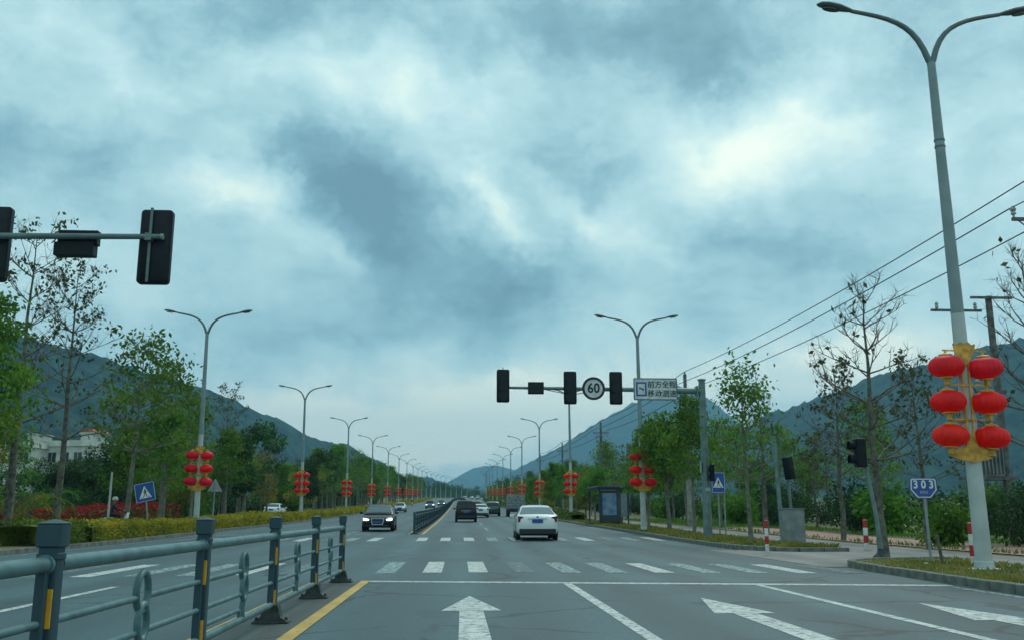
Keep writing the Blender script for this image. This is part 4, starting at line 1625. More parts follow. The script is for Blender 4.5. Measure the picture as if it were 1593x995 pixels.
m = MB()
for k in range(7):
    m.box((0.05 + k * 0.15, -0.76, 3.2), (0.03, 0.12, 1.1))
m.build('cooling_fin', 'cabinet_grey', tk)
# ------------------------------------------------------------------ vegetation
def leaf(mb, p, d, l, w, rg):
    """one folded leaf: two triangles about its midrib, starting at p along d"""
    dx, dy, dz = d
    n = math.sqrt(dx * dx + dy * dy + dz * dz) or 1
    dx, dy, dz = dx / n, dy / n, dz / n
    # side vector
    a = rg.uniform(0, 6.283)
    rx, ry, rz_ = math.cos(a), math.sin(a), rg.uniform(-0.6, 0.6)
    sx, sy, sz = dy * rz_ - dz * ry, dz * rx - dx * rz_, dx * ry - dy * rx
    m = math.sqrt(sx * sx + sy * sy + sz * sz) or 1
    k = w / 2 / m
    sx, sy, sz = sx * k, sy * k, sz * k
    o = len(mb.v)
    mx, my, mz = p[0] + dx * l * 0.45, p[1] + dy * l * 0.45, p[2] + dz * l * 0.45
    mb.v += [tuple(p), (mx + sx, my + sy, mz + sz - 0.1 * l), (p[0] + dx * l, p[1] + dy * l, p[2] + dz * l - 0.12 * l), (mx - sx, my - sy, mz - sz - 0.1 * l)]
    mb.f.append((o, o + 1, o + 2, o + 3))


def rdir(rg, droop=0.0):
    z = rg.uniform(-1, 1)
    a = rg.uniform(0, 6.283)
    q = math.sqrt(1 - z * z)
    return (q * math.cos(a), q * math.sin(a), z - droop)


def branch(tm, rg, p, az, el, L, r0, n=4, sides=5, wob=0.12, lift=0.25):
    pts = [p]
    seg = L / n
    for i in range(n):
        az += rg.uniform(-wob, wob) * 2
        el += lift / n + rg.uniform(-wob, wob)
        q = pts[-1]
        pts.append((q[0] + seg * math.cos(el) * math.cos(az), q[1] + seg * math.cos(el) * math.sin(az), q[2] + seg * math.sin(el)))
    tm.tube(pts, [r0 * (1 - 0.75 * i / n) for i in range(n + 1)], sides, cap=False)
    return pts, az, el


def kapok(seed, H, style, name='kapok_tree'):
    rg = random.Random(seed)
    root = thing(name, 'x', 'tree')
    tm, cm = MB(), MB()
    bend = [(0, 0)]
    nseg = 7
    for i in range(nseg):
        bend.append((bend[-1][0] + rg.uniform(-0.07, 0.07), bend[-1][1] + rg.uniform(-0.07, 0.07)))
    r0 = (0.017 * H + 0.04) if style == 'winter' else (0.0125 * H + 0.03)
    tpts = [(bend[i][0], bend[i][1], H * i / nseg) for i in range(nseg + 1)]
    tm.tube([(0, 0, -0.15)] + tpts, [r0 * 1.5] + [max(0.012, r0 * (1 - (i / nseg) ** (0.75 if style == 'winter' else 1.0) * 0.95)) for i in range(nseg + 1)], 9, cap=False)

    def trunk_at(z):
        t = z / H * nseg
        i = min(nseg - 1, int(t))
        u = t - i
        return (bend[i][0] + (bend[i + 1][0] - bend[i][0]) * u, bend[i][1] + (bend[i + 1][1] - bend[i][1]) * u, z)
    cfg = {'bare': dict(w=7, lo=0.36, span=0.30, tip=(3, 7), along=0, ls=0.20),
           'winter': dict(w=7, lo=0.34, span=0.30, tip=(0, 2), along=0, ls=0.20),
           'thin': dict(w=6, lo=0.42, span=0.27, tip=(4, 9), along=0, ls=0.25),
           'tuft': dict(w=6, lo=0.42, span=0.24, tip=(18, 32), along=4, ls=0.26),
           'leafy': dict(w=7, lo=0.34, span=0.27, tip=(32, 54), along=11, ls=0.27)}[style]
    levels = cfg['w']
    tips, mids = [], []
    for k in range(levels):
        z = H * (cfg['lo'] + (0.95 - cfg['lo']) * (k / (levels - 1)) ** 0.9)
        L = H * cfg['span'] * (1 - 0.62 * k / (levels - 1)) * rg.uniform(0.85, 1.15)
        nb = rg.choice((4, 5, 5, 6)) if k < levels - 1 else 3
        off = rg.uniform(0, 6.28)
        for b in range(nb):
            az = off + b * 6.283 / nb + rg.uniform(-0.3, 0.3)
            Lb = L * rg.uniform(0.7, 1.15)
            el = rg.uniform(0.05, 0.35) + 0.45 * k / levels
            pts, az2, el2 = branch(tm, rg, trunk_at(z + rg.uniform(-0.12, 0.12)), az, el, Lb, r0 * (0.20 if style in ('bare', 'winter') else 0.30) * (1 - 0.5 * k / levels), 5)
            tips.append(pts[-1])
            for q, sgn in ((2, 1), (3, -1), (4, 1)):
                if rg.random() < 0.82:
                    sp, _, _ = branch(tm, rg, pts[q], az2 + sgn * rg.uniform(0.5, 0.95), el + rg.uniform(0.0, 0.6), Lb * rg.uniform(0.28, 0.5), r0 * 0.10, 3, 4)
                    tips.append(sp[-1])
                    mids.append(sp[1])
                    if rg.random() < 0.5:
                        s2, _, _ = branch(tm, rg, sp[1], az2 - sgn * rg.uniform(0.3, 0.9), el + rg.uniform(0.1, 0.8), Lb * 0.2, r0 * 0.08, 2, 3)
                        tips.append(s2[-1])
            mids += pts[2:5]
    tips.append(tpts[-1])
    if style in ('bare', 'winter', 'thin'):
        twigs = []
        for p in tips:
            for _ in range(3 if style == 'winter' else 2):
                sp, _, _ = branch(tm, rg, p, rg.uniform(0, 6.283), rg.uniform(-0.2, 1.1), H * rg.uniform(0.025, 0.055), 0.008, 2, 3, 0.3, 0.3)
                twigs.append(sp[-1])
        for p in mids:
            if rg.random() < 0.6:
                sp, _, _ = branch(tm, rg, p, rg.uniform(0, 6.283), rg.uniform(0.0, 1.2), H * rg.uniform(0.03, 0.07), 0.008, 2, 3, 0.3, 0.3)
                twigs.append(sp[-1])
        tips += rg.sample(twigs, len(twigs) // (8 if style == 'winter' else 4))
    for p in tips:
        if style == 'bare' and rg.random() < 0.45:
            continue
        if style == 'winter' and rg.random() < 0.75:
            continue
        n = rg.randint(*cfg['tip'])
        sp_ = 0.16 if style in ('bare', 'winter') else rg.uniform(0.34, 0.62)
        for _ in range(n):
            d = rdir(rg, 0.45)
            q = (p[0] + rg.gauss(0, sp_) * 0.8, p[1] + rg.gauss(0, sp_) * 0.8, p[2] + rg.gauss(0, sp_) * 0.55)
            l = cfg['ls'] * rg.uniform(0.7, 1.3)
            leaf(cm, q, d, l, l * 0.55, rg)
    if cfg['along']:
        for p in mids:
            for _ in range(rg.randint(0, cfg['along'])):
                d = rdir(rg, 0.4)
                q = (p[0] + rg.gauss(0, 0.35), p[1] + rg.gauss(0, 0.35), p[2] + rg.gauss(0, 0.28))
                l = cfg['ls'] * rg.uniform(0.7, 1.2)
                leaf(cm, q, d, l, l * 0.55, rg)
    tm.build('trunk', 'trunk_bark' if style in ('bare', 'winter') else 'trunk_pale', root, smooth='all')
    lm = {'bare': 'leaf_sparse', 'winter': 'leaf_sparse', 'tuft': 'leaf_green', 'thin': 'leaf_green', 'leafy': 'leaf_green'}[style]
    cm.build('crown', lm, root)
    return root


def bushy_tree(seed, H, W, m='leaf_green', trunk='trunk_pale', leaves=4200, ls=0.30, name='broadleaf_tree', lo=0.30):
    """slim trunk forking into limbs that carry separate leaf clumps"""
    rg = random.Random(seed)
    root = thing(name, 'x', 'tree')
    tm, cm = MB(), MB()
    top = H * 0.62
    pts = [(0, 0, -0.1)]
    for i in range(5):
        pts.append((pts[-1][0] + rg.uniform(-0.12, 0.12), pts[-1][1] + rg.uniform(-0.12, 0.12), top * (i + 1) / 5))
    r0 = 0.014 * H + 0.03
    tm.tube(pts, [r0 * (1.2 - 0.15 * i) for i in range(6)], 8, cap=False)
    cl = []
    for k in range(rg.randint(13, 17)):
        i = rg.choice((2, 3, 3, 4, 4, 5))
        az = rg.uniform(0, 6.283)
        el = rg.uniform(0.25, 1.25)
        L = rg.uniform(0.35, 0.62) * W * (0.8 + 0.5 * math.sin(el))
        bp, _, _ = branch(tm, rg, pts[i], az, el, L, r0 * 0.45, 4, 5, 0.15, 0.1)
        cl.append((bp[-1], rg.uniform(0.16, 0.27) * W))
        if rg.random() < 0.7:
            cl.append((bp[2], rg.uniform(0.10, 0.18) * W))
    cl.append(((pts[-1][0], pts[-1][1], H * 0.88), 0.22 * W))
    tot = sum(r_ ** 2 for _, r_ in cl)
    for c, r_ in cl:
        n = int(leaves * r_ ** 2 / tot)
        for _ in range(n):
            d = rdir(rg)
            k = r_ * rg.random() ** 0.38
            q = (c[0] + d[0] * k, c[1] + d[1] * k, max(H * lo * 0.6, c[2] + d[2] * k * 0.72))
            l = ls * rg.uniform(0.6, 1.3)
            leaf(cm, q, (d[0] + rg.uniform(-.7, .7), d[1] + rg.uniform(-.7, .7), d[2] - 0.4 + rg.uniform(-.5, .5)), l, l * 0.6, rg)
    tm.build('trunk', trunk, root, smooth='all')
    cm.build('crown', m, root)
    return root


def shrub(seed, H, W, m='leaf_deep', leaves=1500, ls=0.26, name='shrub'):
    rg = random.Random(seed)
    root = thing(name, 'x', 'shrub')
    tm, cm = MB(), MB()
    cl = []
    for k in range(9):
        az = rg.uniform(0, 6.283)
        bp, _, _ = branch(tm, rg, (0, 0, -0.05), az, rg.uniform(0.7, 1.4), rg.uniform(0.55, 0.95) * H, 0.03, 4, 4, 0.15, 0.1)
        cl.append((bp[-1], rg.uniform(0.2, 0.32) * W))
        cl.append((bp[2], rg.uniform(0.2, 0.30) * W))
    tot = sum(r_ ** 2 for _, r_ in cl)
    for c, r_ in cl:
        for _ in range(int(leaves * r_ ** 2 / tot)):
            d = rdir(rg)
            k = r_ * rg.random() ** 0.4
            q = (c[0] + d[0] * k, c[1] + d[1] * k, max(0.05, c[2] + d[2] * k * 0.8))
            l = ls * rg.uniform(0.6, 1.3)
            leaf(cm, q, (d[0] + rg.uniform(-.6, .6), d[1] + rg.uniform(-.6, .6), d[2] + rg.uniform(-.8, .3)), l, l * 0.5, rg)
    tm.build('stem', 'trunk_bark', root, smooth='all')
    cm.build('foliage', m, root)
    return root


def palm(seed, H, m='leaf_yellow', name='young_palm'):
    rg = random.Random(seed)
    root = thing(name, 'x', 'palm')
    tm, cm = MB(), MB()
    tm.tube([(0, 0, -0.1), (0.03, 0, H * 0.25)], [0.16, 0.12], 8, cap=False)
    for k in range(13):
        az = k * 2.4 + rg.uniform(-0.3, 0.3)
        el = rg.uniform(0.7, 1.35)
        p = (0.03, 0, H * 0.22)
        L = H * rg.uniform(0.7, 1.0)
        pts = [p]
        for i in range(9):
            pts.append((pts[-1][0] + L / 9 * math.cos(el) * math.cos(az), pts[-1][1] + L / 9 * math.cos(el) * math.sin(az), pts[-1][2] + L / 9 * math.sin(el)))
            el -= 0.20 + 0.02 * i
        tm.tube(pts, [0.02 * (1 - i / 11) for i in range(10)], 3, cap=False)
        for i in range(2, 9):
            for j in range(3):
                q = Vector(pts[i]).lerp(Vector(pts[i + 1]), j / 3)
                for s in (-1, 1):
                    a2 = az + s * 1.0
                    leaf(cm, tuple(q), (math.cos(a2), math.sin(a2), -0.35), 0.5 * H * 0.28 * (1 - abs(i - 5) / 7), 0.05, rg)
    tm.build('stem', 'trunk_bark', root, smooth='all')
    cm.build('fronds', m, root)
    return root


bareA, bareB, bareC = kapok(11, 12.0, 'bare'), kapok(12, 12.0, 'bare'), kapok(13, 12.0, 'bare')
winA, winB = kapok(21, 8.0, 'winter'), kapok(22, 8.0, 'bare')
tuftA, tuftB, tuftC = kapok(31, 10.5, 'tuft'), kapok(32, 10.5, 'tuft'), kapok(33, 10.5, 'tuft')
thinA, thinB, thinC = kapok(35, 9.0, 'thin'), kapok(36, 9.0, 'thin'), kapok(37, 9.0, 'thin')
leafyA, leafyB, leafyC = kapok(41, 10.0, 'leafy'), kapok(42, 10.0, 'leafy'), kapok(43, 10.0, 'leafy')
bushA = bushy_tree(51, 9.0, 5.0, 'leaf_green')
bushB = bushy_tree(52, 9.0, 4.6, 'leaf_dark', leaves=4600)
bushC = bushy_tree(53, 8.0, 4.4, 'leaf_yellow', leaves=3600)
bushD = bushy_tree(54, 10.0, 5.6, 'leaf_deep', leaves=5000)
shrA, shrB, shrC = shrub(61, 3.0, 3.4), shrub(62, 3.6, 3.4, 'leaf_dark'), shrub(63, 2.0, 2.6, 'leaf_green')
shrD = shrub(64, 1.2, 1.8, 'leaf_yellow', 900, 0.16)
palmA, palmB = palm(71, 3.4), palm(72, 3.8, 'leaf_green')
PROTO_H = {id(o): h for o, h in ((bareA, 12), (bareB, 12), (bareC, 12), (winA, 8), (winB, 8), (tuftA, 10.5), (tuftB, 10.5), (tuftC, 10.5), (thinA, 9), (thinB, 9), (thinC, 9), (leafyA, 10), (leafyB, 10), (leafyC, 10),
                                 (bushA, 9), (bushB, 9), (bushC, 8), (bushD, 10), (shrA, 3), (shrB, 3.6), (shrC, 2), (shrD, 1.2), (palmA, 3.4), (palmB, 3.8))}
trg = random.Random(99)


def plant(proto, x, y, h, label, group=None, rz_=None, wide=1.0):
    o = use(proto)
    s = h / PROTO_H[id(proto)]
    place(o, P(x, y, 0.06), trg.uniform(0, 6.28) if rz_ is None else rz_, label, group)
    o.scale = (s * wide, s * wide, s)
    if group is None and 'group' in o:
        del o['group']
    return o


# trees one can name, left side
plant(bareA, -18.4, 40, 12.9, 'tall sparse kapok tree behind the left signal box, bare tiered branches')
plant(bareB, -17.9, 43.5, 12.0, 'slender sparse kapok tree right of the tall one by the left signal')
plant(tuftC, -17.4, 34.5, 8.4, 'leafy kapok tree with low crown at the left edge of the picture')
plant(bushC, -19.6, 37, 6.4, 'yellow-green tree under the tall kapoks at the left edge')
plant(thinB, -17.8, 52, 10.2, 'kapok tree with green tufted top above the white house')
plant(thinC, -18.2, 59, 9.8, 'tufted kapok tree just left of the nearest left lamp')
plant(tuftB, -17.4, 57, 6.8, 'green-topped slim tree above the leaning blue crossing sign')
plant(bareC, -18.6, 76, 10.4, 'bare tiered kapok tree right of the nearest left lamp')
plant(palmA, -19.0, 41.5, 3.2, 'low palm with arching fronds left of the scooter rider')
plant(palmB, -20.4, 46.5, 3.6, 'low palm with arching fronds behind the scooter rider')
plant(palmA, -20.8, 38, 3.2, 'arching palm at the far left behind the railing post')
for k, (x, y, h) in enumerate(((-29.6, 80, 5.2), (-31.8, 82.5, 5.6), (-34.0, 84, 5.0), (-35.6, 83, 5.6), (-27.0, 70, 4.6))):
    plant((bushB, bushD, bushB, bushD, bushB)[k], x, y, h, ['dark round tree hiding the right foot of the white house', 'dark round tree in front of the middle of the white house', 'dark round tree below the gap between the two houses',
          'dark round tree in front of the pale grey house', 'low dark tree right of the white house'][k], wide=1.15)
# right side individuals
plant(winA, 11.15, 24.6, 7.2, 'thick-trunked bare kapok tree beside the leaning signal post', rz_=0.4)
plant(winB, 16.2, 39.5, 7.4, 'sparse kapok tree with tiered branches right of the grey cabinet', rz_=1.0)
plant(winA, 16.9, 26.5, 8.6, 'bare forked tree at the right edge beyond the transformer', rz_=2.2)
plant(winB, 15.6, 31, 6.2, 'sparse kapok tree between the 303 sign and the leaning signal', rz_=4.0)
plant(thinA, 11.65, 37.6, 6.6, 'slim kapok tree on the grass left of the grey cabinet')
plant(tuftC, 11.6, 46.5, 6.4, 'leafy kapok tree just left of the signal mast')
plant(bushA, 11.7, 52.5, 6.8, 'full green tree behind the overhead sign board')
plant(leafyA, 11.75, 58.5, 6.0, 'leafy kapok tree beside the second right lamp')
plant(winA, 13.0 + 4, 52, 8.0, 'bare tree rising behind the signal mast')
plant(shrC, 17.4, 33.5, 1.5, 'yellowish bush beside the footpath behind the bollard')
for k, (x, y) in enumerate(((14.9 + 4.6, 30), (19.9, 33), (20.5, 27.5), (20.3, 24), (21.5, 21))):
    plant((shrA, shrB, shrC)[k % 3], x, y, 2.0 + 0.35 * (k % 3), ['fourth low bush behind the pink footpath, counted from the right edge', 'farthest low bush behind the pink footpath near the boulder', 'third low bush behind the pink footpath, counted from the right edge', 'second low bush behind the pink footpath, counted from the right edge', 'nearest low bush behind the pink footpath at the right edge'][k], 'bushes behind the pink footpath')

# the two tree belts
LB, RB = 'trees in the belt behind the left hedge', 'trees in the belt on the right side'


def section(y, side):
    k = int((y - 18.6) // 34.4)
    n0 = k if side == 'left' else k + 1          # the left row starts one lamp later
    if n0 <= 0:
        return 'before the nearest %s lamp' % side
    if n0 >= len(ORD) - 1:
        return 'far along the road'
    return 'between %s and %s lamps' % (ORD[n0 - 1], ORD[n0])


def pick(kinds):
    r_ = trg.random() * sum(k[2] for k in kinds)
    for k in kinds:
        r_ -= k[2]
        if r_ <= 0:
            return trg.choice(k[0]), k[1]
    return kinds[-1][0][0], kinds[-1][1]


K_BARE = ((bareA, bareB, bareC, winB), 'bare-branched kapok tree')
K_THIN = ((thinA, thinB, thinC), 'thin-leaved kapok tree')
K_TUFT = ((tuftA, tuftB, tuftC), 'tuft-topped kapok tree')
K_LEAF = ((leafyA, leafyB, leafyC), 'leafy kapok tree')
K_BUSH = ((bushA, bushB, bushC, bushD), 'rounded broadleaf tree')
K_YELL = ((bushC,), 'yellow-green broadleaf tree')


def belt(rows, side, kinds_of):
    for (rn, x, sp, y0, y1) in rows:
        y = y0
        while y < y1:
            kinds, h0, h1 = kinds_of(rn, y)
            pr, lb = pick(kinds)
            xx, yy = x + trg.uniform(-1, 1) * (0.3 if abs(x) < 12 else 1.0), y + trg.uniform(-1.6, 1.6)
            y += sp
            if side == 'left' and 94 < yy < 109 and xx > -21.5:
                continue
            if side == 'left' and rn != 'front' and yy < 110 and 0.365 < -xx / yy < 0.435:      # the clearing in front of the houses
                continue
            plant(pr, xx, yy, trg.uniform(h0, h1), '%s, %s row of %s belt, %s' % (lb, rn, side, section(yy, side)), LB if side == 'left' else RB)


def kinds_left(rn, y):
    if rn == 'front':
        return [K_BARE + (0.16,), K_THIN + (0.30,), K_TUFT + (0.24,), K_LEAF + (0.2,), K_BUSH + (0.12,), K_YELL + (0.08,)], (6.0 if y < 140 else 7.0), (8.2 if y < 140 else 9.6)
    return [K_BARE + (0.12,), K_THIN + (0.22,), K_TUFT + (0.25,), K_LEAF + (0.25,), K_BUSH + (0.3,)], 5.0, (7.4 if y < 130 else 9.0)


def kinds_right(rn, y):
    if rn == 'verge':
        return [K_THIN + (0.2,), K_TUFT + (0.25,), K_LEAF + (0.25,), K_BUSH + (0.2,), K_YELL + (0.2,)], 4.4, 5.8
    if y < 78:
        return [K_BARE + (0.5,), K_THIN + (0.4,)], 5.5, 7.6
    return [K_BARE + (0.4,), K_THIN + (0.25,), K_TUFT + (0.15,), K_LEAF + (0.15,), K_BUSH + (0.1,)], 5.0, 8.2


belt((('front', -18.0, 6.0, 66, 420), ('second', -22.2, 6.4, 40, 330), ('third', -27.5, 7.0, 44, 250), ('back', -34.5, 9, 46, 180)), 'left', kinds_left)
y = 36
while y < 270:
    for rn, x in (('front', -25.0), ('back', -31.0)):
        yy = y + trg.uniform(-1, 1)
        plant(trg.choice((shrA, shrB, shrC)), x + trg.uniform(-1.5, 1.5), yy, trg.uniform(1.8, 3.6), 'dark shrub, %s undergrowth of left belt, %s' % (rn, section(yy, 'left')), 'shrubs under the left belt')
    y += 4.6 if y < 120 else 8
belt((('verge', 11.75, 7.4, 82, 420), ('second', 17.2, 7.0, 62, 340), ('third', 22.5, 8.0, 50, 260), ('back', 29, 9, 44, 180)), 'right', kinds_right)
y = 20
while y < 270:
    for rn, x in (('front', 22.5), ('back', 27.5)):
        yy = y + trg.uniform(-1, 1)
        plant(trg.choice((shrA, shrB, shrC)), x + trg.uniform(-1.5, 1.5), yy, trg.uniform(1.6, 2.9), 'dark shrub, %s undergrowth of right belt, %s' % (rn, section(yy, 'right')), 'shrubs under the right belt')
    y += 4.4 if y < 110 else 8

# far woods that read as one mass
rg = random.Random(5)
fw = MB()
spots = []
for k in range(170):
    y = rg.uniform(330, 880)
    spots.append((rg.choice((-1,)) * rg.uniform(17, 60), y, rg.uniform(8, 12)))
for k in range(120):
    y = rg.uniform(300, 760)
    spots.append((rg.uniform(12, 60), y, rg.uniform(6, 9)))
for k in range(150):
    spots.append((rg.uniform(-150, 60), rg.uniform(905, 1000), rg.uniform(9, 15)))
for (x, y, h) in spots:
    bx_, by_, bz_ = P(x, y)
    w_ = h * rg.uniform(0.22, 0.34)
    fw.tube([(bx_, by_, bz_), (bx_, by_, bz_ + h * 0.6)], [0.12, 0.06], 3, cap=False)
    lobes = [(rg.uniform(-.5, .5) * w_, rg.uniform(-.5, .5) * w_, h * rg.uniform(0.4, 0.85), w_ * rg.uniform(.4, .7)) for _ in range(6)]
    for (lx, ly, lz, lr) in lobes:
        for _ in range(22):
            d = rdir(rg)
            k = lr * rg.random() ** 0.4
            l = rg.uniform(0.5, 1.1)
            leaf(fw, (bx_ + lx + d[0] * k, by_ + ly + d[1] * k, bz_ + lz + d[2] * k * 0.8), (d[0], d[1], d[2] - 0.3), l, l * 0.7, rg)
tag(fw.build('far_woods', 'leaf_dark'), 'far woods along the road where single trees merge into one mass', kind='stuff')


# hedges
def hedge(name, label, m, core_m, x0, x1, y0, y1, h, dens, ls, seed, cat='hedge', lump=0.18, flowers=None):
    rg = random.Random(seed)
    o0_ = Vector(P((x0 + x1) / 2, y0))
    t = thing(name, label, cat, tuple(o0_))
    c, f = MB(), MB()
    ys = []
    y = y0
    while y < y1:
        ys.append(y)
        y += 1.2 if y < 120 else 6
    ys.append(y1)
    hs = {}

    def top(x, y):
        return h * (1 + lump * 2 * fbm(x * 0.8 + seed, y * 0.55, 3) + 0.10 * math.sin(y * 0.21))
    vs = []
    for y in ys:
        for x, zf in ((x0 + 0.08, 0.0), (x0 + 0.12, 0.8), ((x0 + x1) / 2, 0.9), (x1 - 0.12, 0.8), (x1 - 0.08, 0.0)):
            p = Vector(P(x, y, 0.08 + top(x, y) * zf)) - o0_
            vs.append(tuple(p))
    c.add(vs, [(i * 5 + j, i * 5 + j + 1, i * 5 + j + 6, i * 5 + j + 5) for i in range(len(ys) - 1) for j in range(4)])
    c.build('branch_core', core_m, t)
    y = y0
    while y < y1:
        k = 1.0 if y < 60 else (1.6 if y < 110 else (2.6 if y < 200 else 5.0))
        step = 0.5 * k
        n = int(dens * step / (k * k))
        for _ in range(n):
            yy = y + rg.random() * step
            u = rg.random()
            xx = x0 + (x1 - x0) * u
            tz = top(xx, yy)
            e = min(u, 1 - u) * 2
            if rg.random() < 0.45:
                zz = tz * (1.0 - 0.25 * max(0, 1 - e * 4)) * rg.uniform(0.88, 1.08)
            else:
                zz = tz * rg.uniform(0.05, 1.0)
                xx = x1 - rg.uniform(-0.05, 0.15) if rg.random() < 0.75 else x0 + rg.uniform(-0.05, 0.15)
            p = Vector(P(xx, yy, 0.08 + zz)) - o0_
            l = ls * k * rg.uniform(0.6, 1.3)
            leaf(f, tuple(p), (rg.uniform(-1, 1), rg.uniform(-1, 1), rg.uniform(-0.2, 1.2)), l, l * 0.55, rg)
        y += step
    f.build('foliage', m, t)
    return t


hedge('clipped_hedge', 'long yellow-green clipped hedge lining the left kerb', 'hedge_yellow', 'hedge_green', -15.5, -13.75, 37, 430, 0.68, 330, 0.13, 3)
hedge('clipped_hedge', 'dark green hedge at the left edge before the yellow hedge', 'hedge_green', 'hedge_green', -15.7, -13.8, 33, 36.4, 0.72, 380, 0.13, 4)
hedge('flowering_hedge', 'red-leaved hedge behind the scooter rider', 'hedge_red', 'hedge_green', -22.6, -20.9, 40, 72, 1.25, 300, 0.15, 5)
hedge('clipped_hedge', 'low green hedge along the right verge beyond the bus shelter', 'hedge_green', 'hedge_green', 9.9, 11.2, 84, 420, 0.7, 240, 0.16, 6)
for k, (x, y) in enumerate(((-15.2, 29.0), (-16.5, 31.0), (-15.0, 26.6))):
    plant(shrD, x, y, 1.05, ['rounded green bush at the left edge beside the kerb', 'rounded green bush behind the one at the left kerb', 'round bush outermost at the left kerb'][k])


# verge grass
def grass(name, label, m, region, n, seed, hmin, hmax, inside):
    rg = random.Random(seed)
    g = MB()
    x0, x1, y0, y1 = region
    k = 0
    while k < n:
        x, y = rg.uniform(x0, x1), y0 + (y1 - y0) * rg.random() ** 1.5
        if not inside(x, y):
            continue
        k += 1
        patch = 0.5 + fbm(x * 0.7 + seed, y * 0.5, 3)
        if patch < rg.uniform(0.0, 0.55):
            continue
        h = rg.uniform(hmin, hmax) * (0.5 + patch)
        a = rg.uniform(0, 6.28)
        w_ = 0.008 + 0.0004 * y
        bx_, by_, bz_ = P(x, y, 0.10)
        lx, ly = rg.uniform(-.6, .6) * h, rg.uniform(-.6, .6) * h
        o = len(g.v)
        cx_, sx_ = math.cos(a) * w_, math.sin(a) * w_
        g.v += [(bx_ - cx_, by_ - sx_, bz_), (bx_ + cx_, by_ + sx_, bz_), (bx_ + lx * 0.4 + cx_ * .7, by_ + ly * 0.4 + sx_ * .7, bz_ + h * 0.6), (bx_ + lx, by_ + ly, bz_ + h)]
        g.f.append((o, o + 1, o + 2, o + 3))
    return tag(g.build(name, m), label, kind='stuff')


grass('verge_grass', 'dry yellowish grass on the near right verge', 'verge_grass', (8.7, 12.2, 8, 23), 15000, 1, 0.03, 0.11, lambda x, y: (y < 20.5 or (x - 8.6) > (y - 20.5) * 0.55 or y < 21) and not (y > 22 and x < 9.8))
grass('verge_grass', 'green and yellow grass on the far right verge', 'verge_grass', (9.5, 12.2, 30, 110), 17000, 2, 0.05, 0.16, lambda x, y: y > 31.5 or x > 10.4)
grass('path_grass', 'green grass between cycle path and trees on the right', 'leaf_green', (15.4, 22, 20, 90), 12000, 3, 0.05, 0.18, lambda x, y: not (15.8 < x < 19.6 and y < 60) or x > 19.5)
grass('verge_grass', 'grass strip behind the left kerb', 'verge_grass', (-22, -15.4, 26, 70), 9000, 4, 0.08, 0.3, lambda x, y: True)
rg = random.Random(8)
for k, (x, y) in enumerate(((10.1, 20.3), (10.75, 19.4), (11.3, 19.2), (10.5, 18.6))):
    m = MB()
    s = rg.uniform(0.04, 0.09)
    m.box((0, 0, 0.015), (s * 2, s, 0.025), Matrix.Rotation(rg.uniform(0, 3), 3, 'Z') @ Matrix.Rotation(0.35, 3, 'X'))
    o = tag(m.build('litter_scrap', 'litter_white'), 'small white scrap of litter in the grass near the nearest lamp', 'litter', 'litter scraps in the near grass')
    o.location = P(x, y, 0.13)
# ------------------------------------------------------------------ vehicles
def lerp_tab(tab, y):
    if y <= tab[0][0]:
        return tab[0][1:]
    for a, b in zip(tab, tab[1:]):
        if y <= b[0]:
            t = (y - a[0]) / (b[0] - a[0])
            return tuple(p + (q - p) * t for p, q in zip(a[1:], b[1:]))
    return tab[-1][1:]


SPEC = {
    'sedan': dict(L=4.8, H=1.47,
                  body=[(-2.40, .66, .44, .80), (-2.34, .80, .30, .97), (-2.2, .875, .24, 1.03), (-1.75, .905, .21, 1.04), (-1.3, .91, .20, .98), (0, .91, .20, .94),
                        (.95, .91, .20, .93), (1.6, .89, .20, .87), (2.1, .84, .22, .77), (2.32, .74, .26, .66), (2.40, .58, .34, .56)],
                  top=[(-1.95, 1.02), (-1.6, 1.17), (-1.2, 1.33), (-.8, 1.43), (-.3, 1.47), (.2, 1.455), (.5, 1.39), (.85, 1.20), (1.25, .94)],
                  rear=(-1.80, -1.05), front=(.56, 1.15), side=(-1.25, .75), belt=(.86, .62), wheel=(.325, 1.42, -1.36), tail_z=.86, tail_y=-2.285, plate_z=.80, bump=.36),
    'van': dict(L=4.9, H=1.83,
                body=[(-2.45, .74, .44, 1.02), (-2.40, .86, .32, 1.08), (-2.2, .93, .24, 1.10), (-1.2, .94, .22, 1.09), (0, .94, .22, 1.07),
                      (1.2, .94, .22, 1.04), (1.8, .92, .22, .98), (2.2, .86, .24, .86), (2.40, .74, .28, .72), (2.47, .58, .36, .6)],
                top=[(-2.42, 1.08), (-2.34, 1.45), (-2.22, 1.74), (-1.9, 1.82), (-1.0, 1.84), (0, 1.83), (.5, 1.78), (1.0, 1.52), (1.6, 1.06)],
                rear=(-2.40, -2.27), front=(.62, 1.5), side=(-2.0, .95), belt=(.90, .72), wheel=(.34, 1.5, -1.42), tail_z=1.0, tail_y=-2.37, plate_z=.82, bump=.42),
    'suv': dict(L=4.5, H=1.72,
                body=[(-2.25, .72, .46, .98), (-2.20, .84, .34, 1.04), (-2.0, .90, .28, 1.06), (-1.2, .92, .26, 1.05), (0, .92, .26, 1.02),
                      (.9, .92, .26, 1.0), (1.6, .90, .26, .95), (2.0, .85, .27, .86), (2.2, .74, .30, .74), (2.26, .58, .38, .62)],
                top=[(-2.2, 1.04), (-2.05, 1.32), (-1.85, 1.58), (-1.5, 1.69), (-.8, 1.72), (0, 1.70), (.35, 1.62), (.75, 1.36), (1.1, 1.0)],
                rear=(-2.15, -1.88), front=(.40, 1.05), side=(-1.75, .62), belt=(.88, .68), wheel=(.36, 1.32, -1.3), tail_z=.98, tail_y=-2.15, plate_z=.80, bump=.42),
}


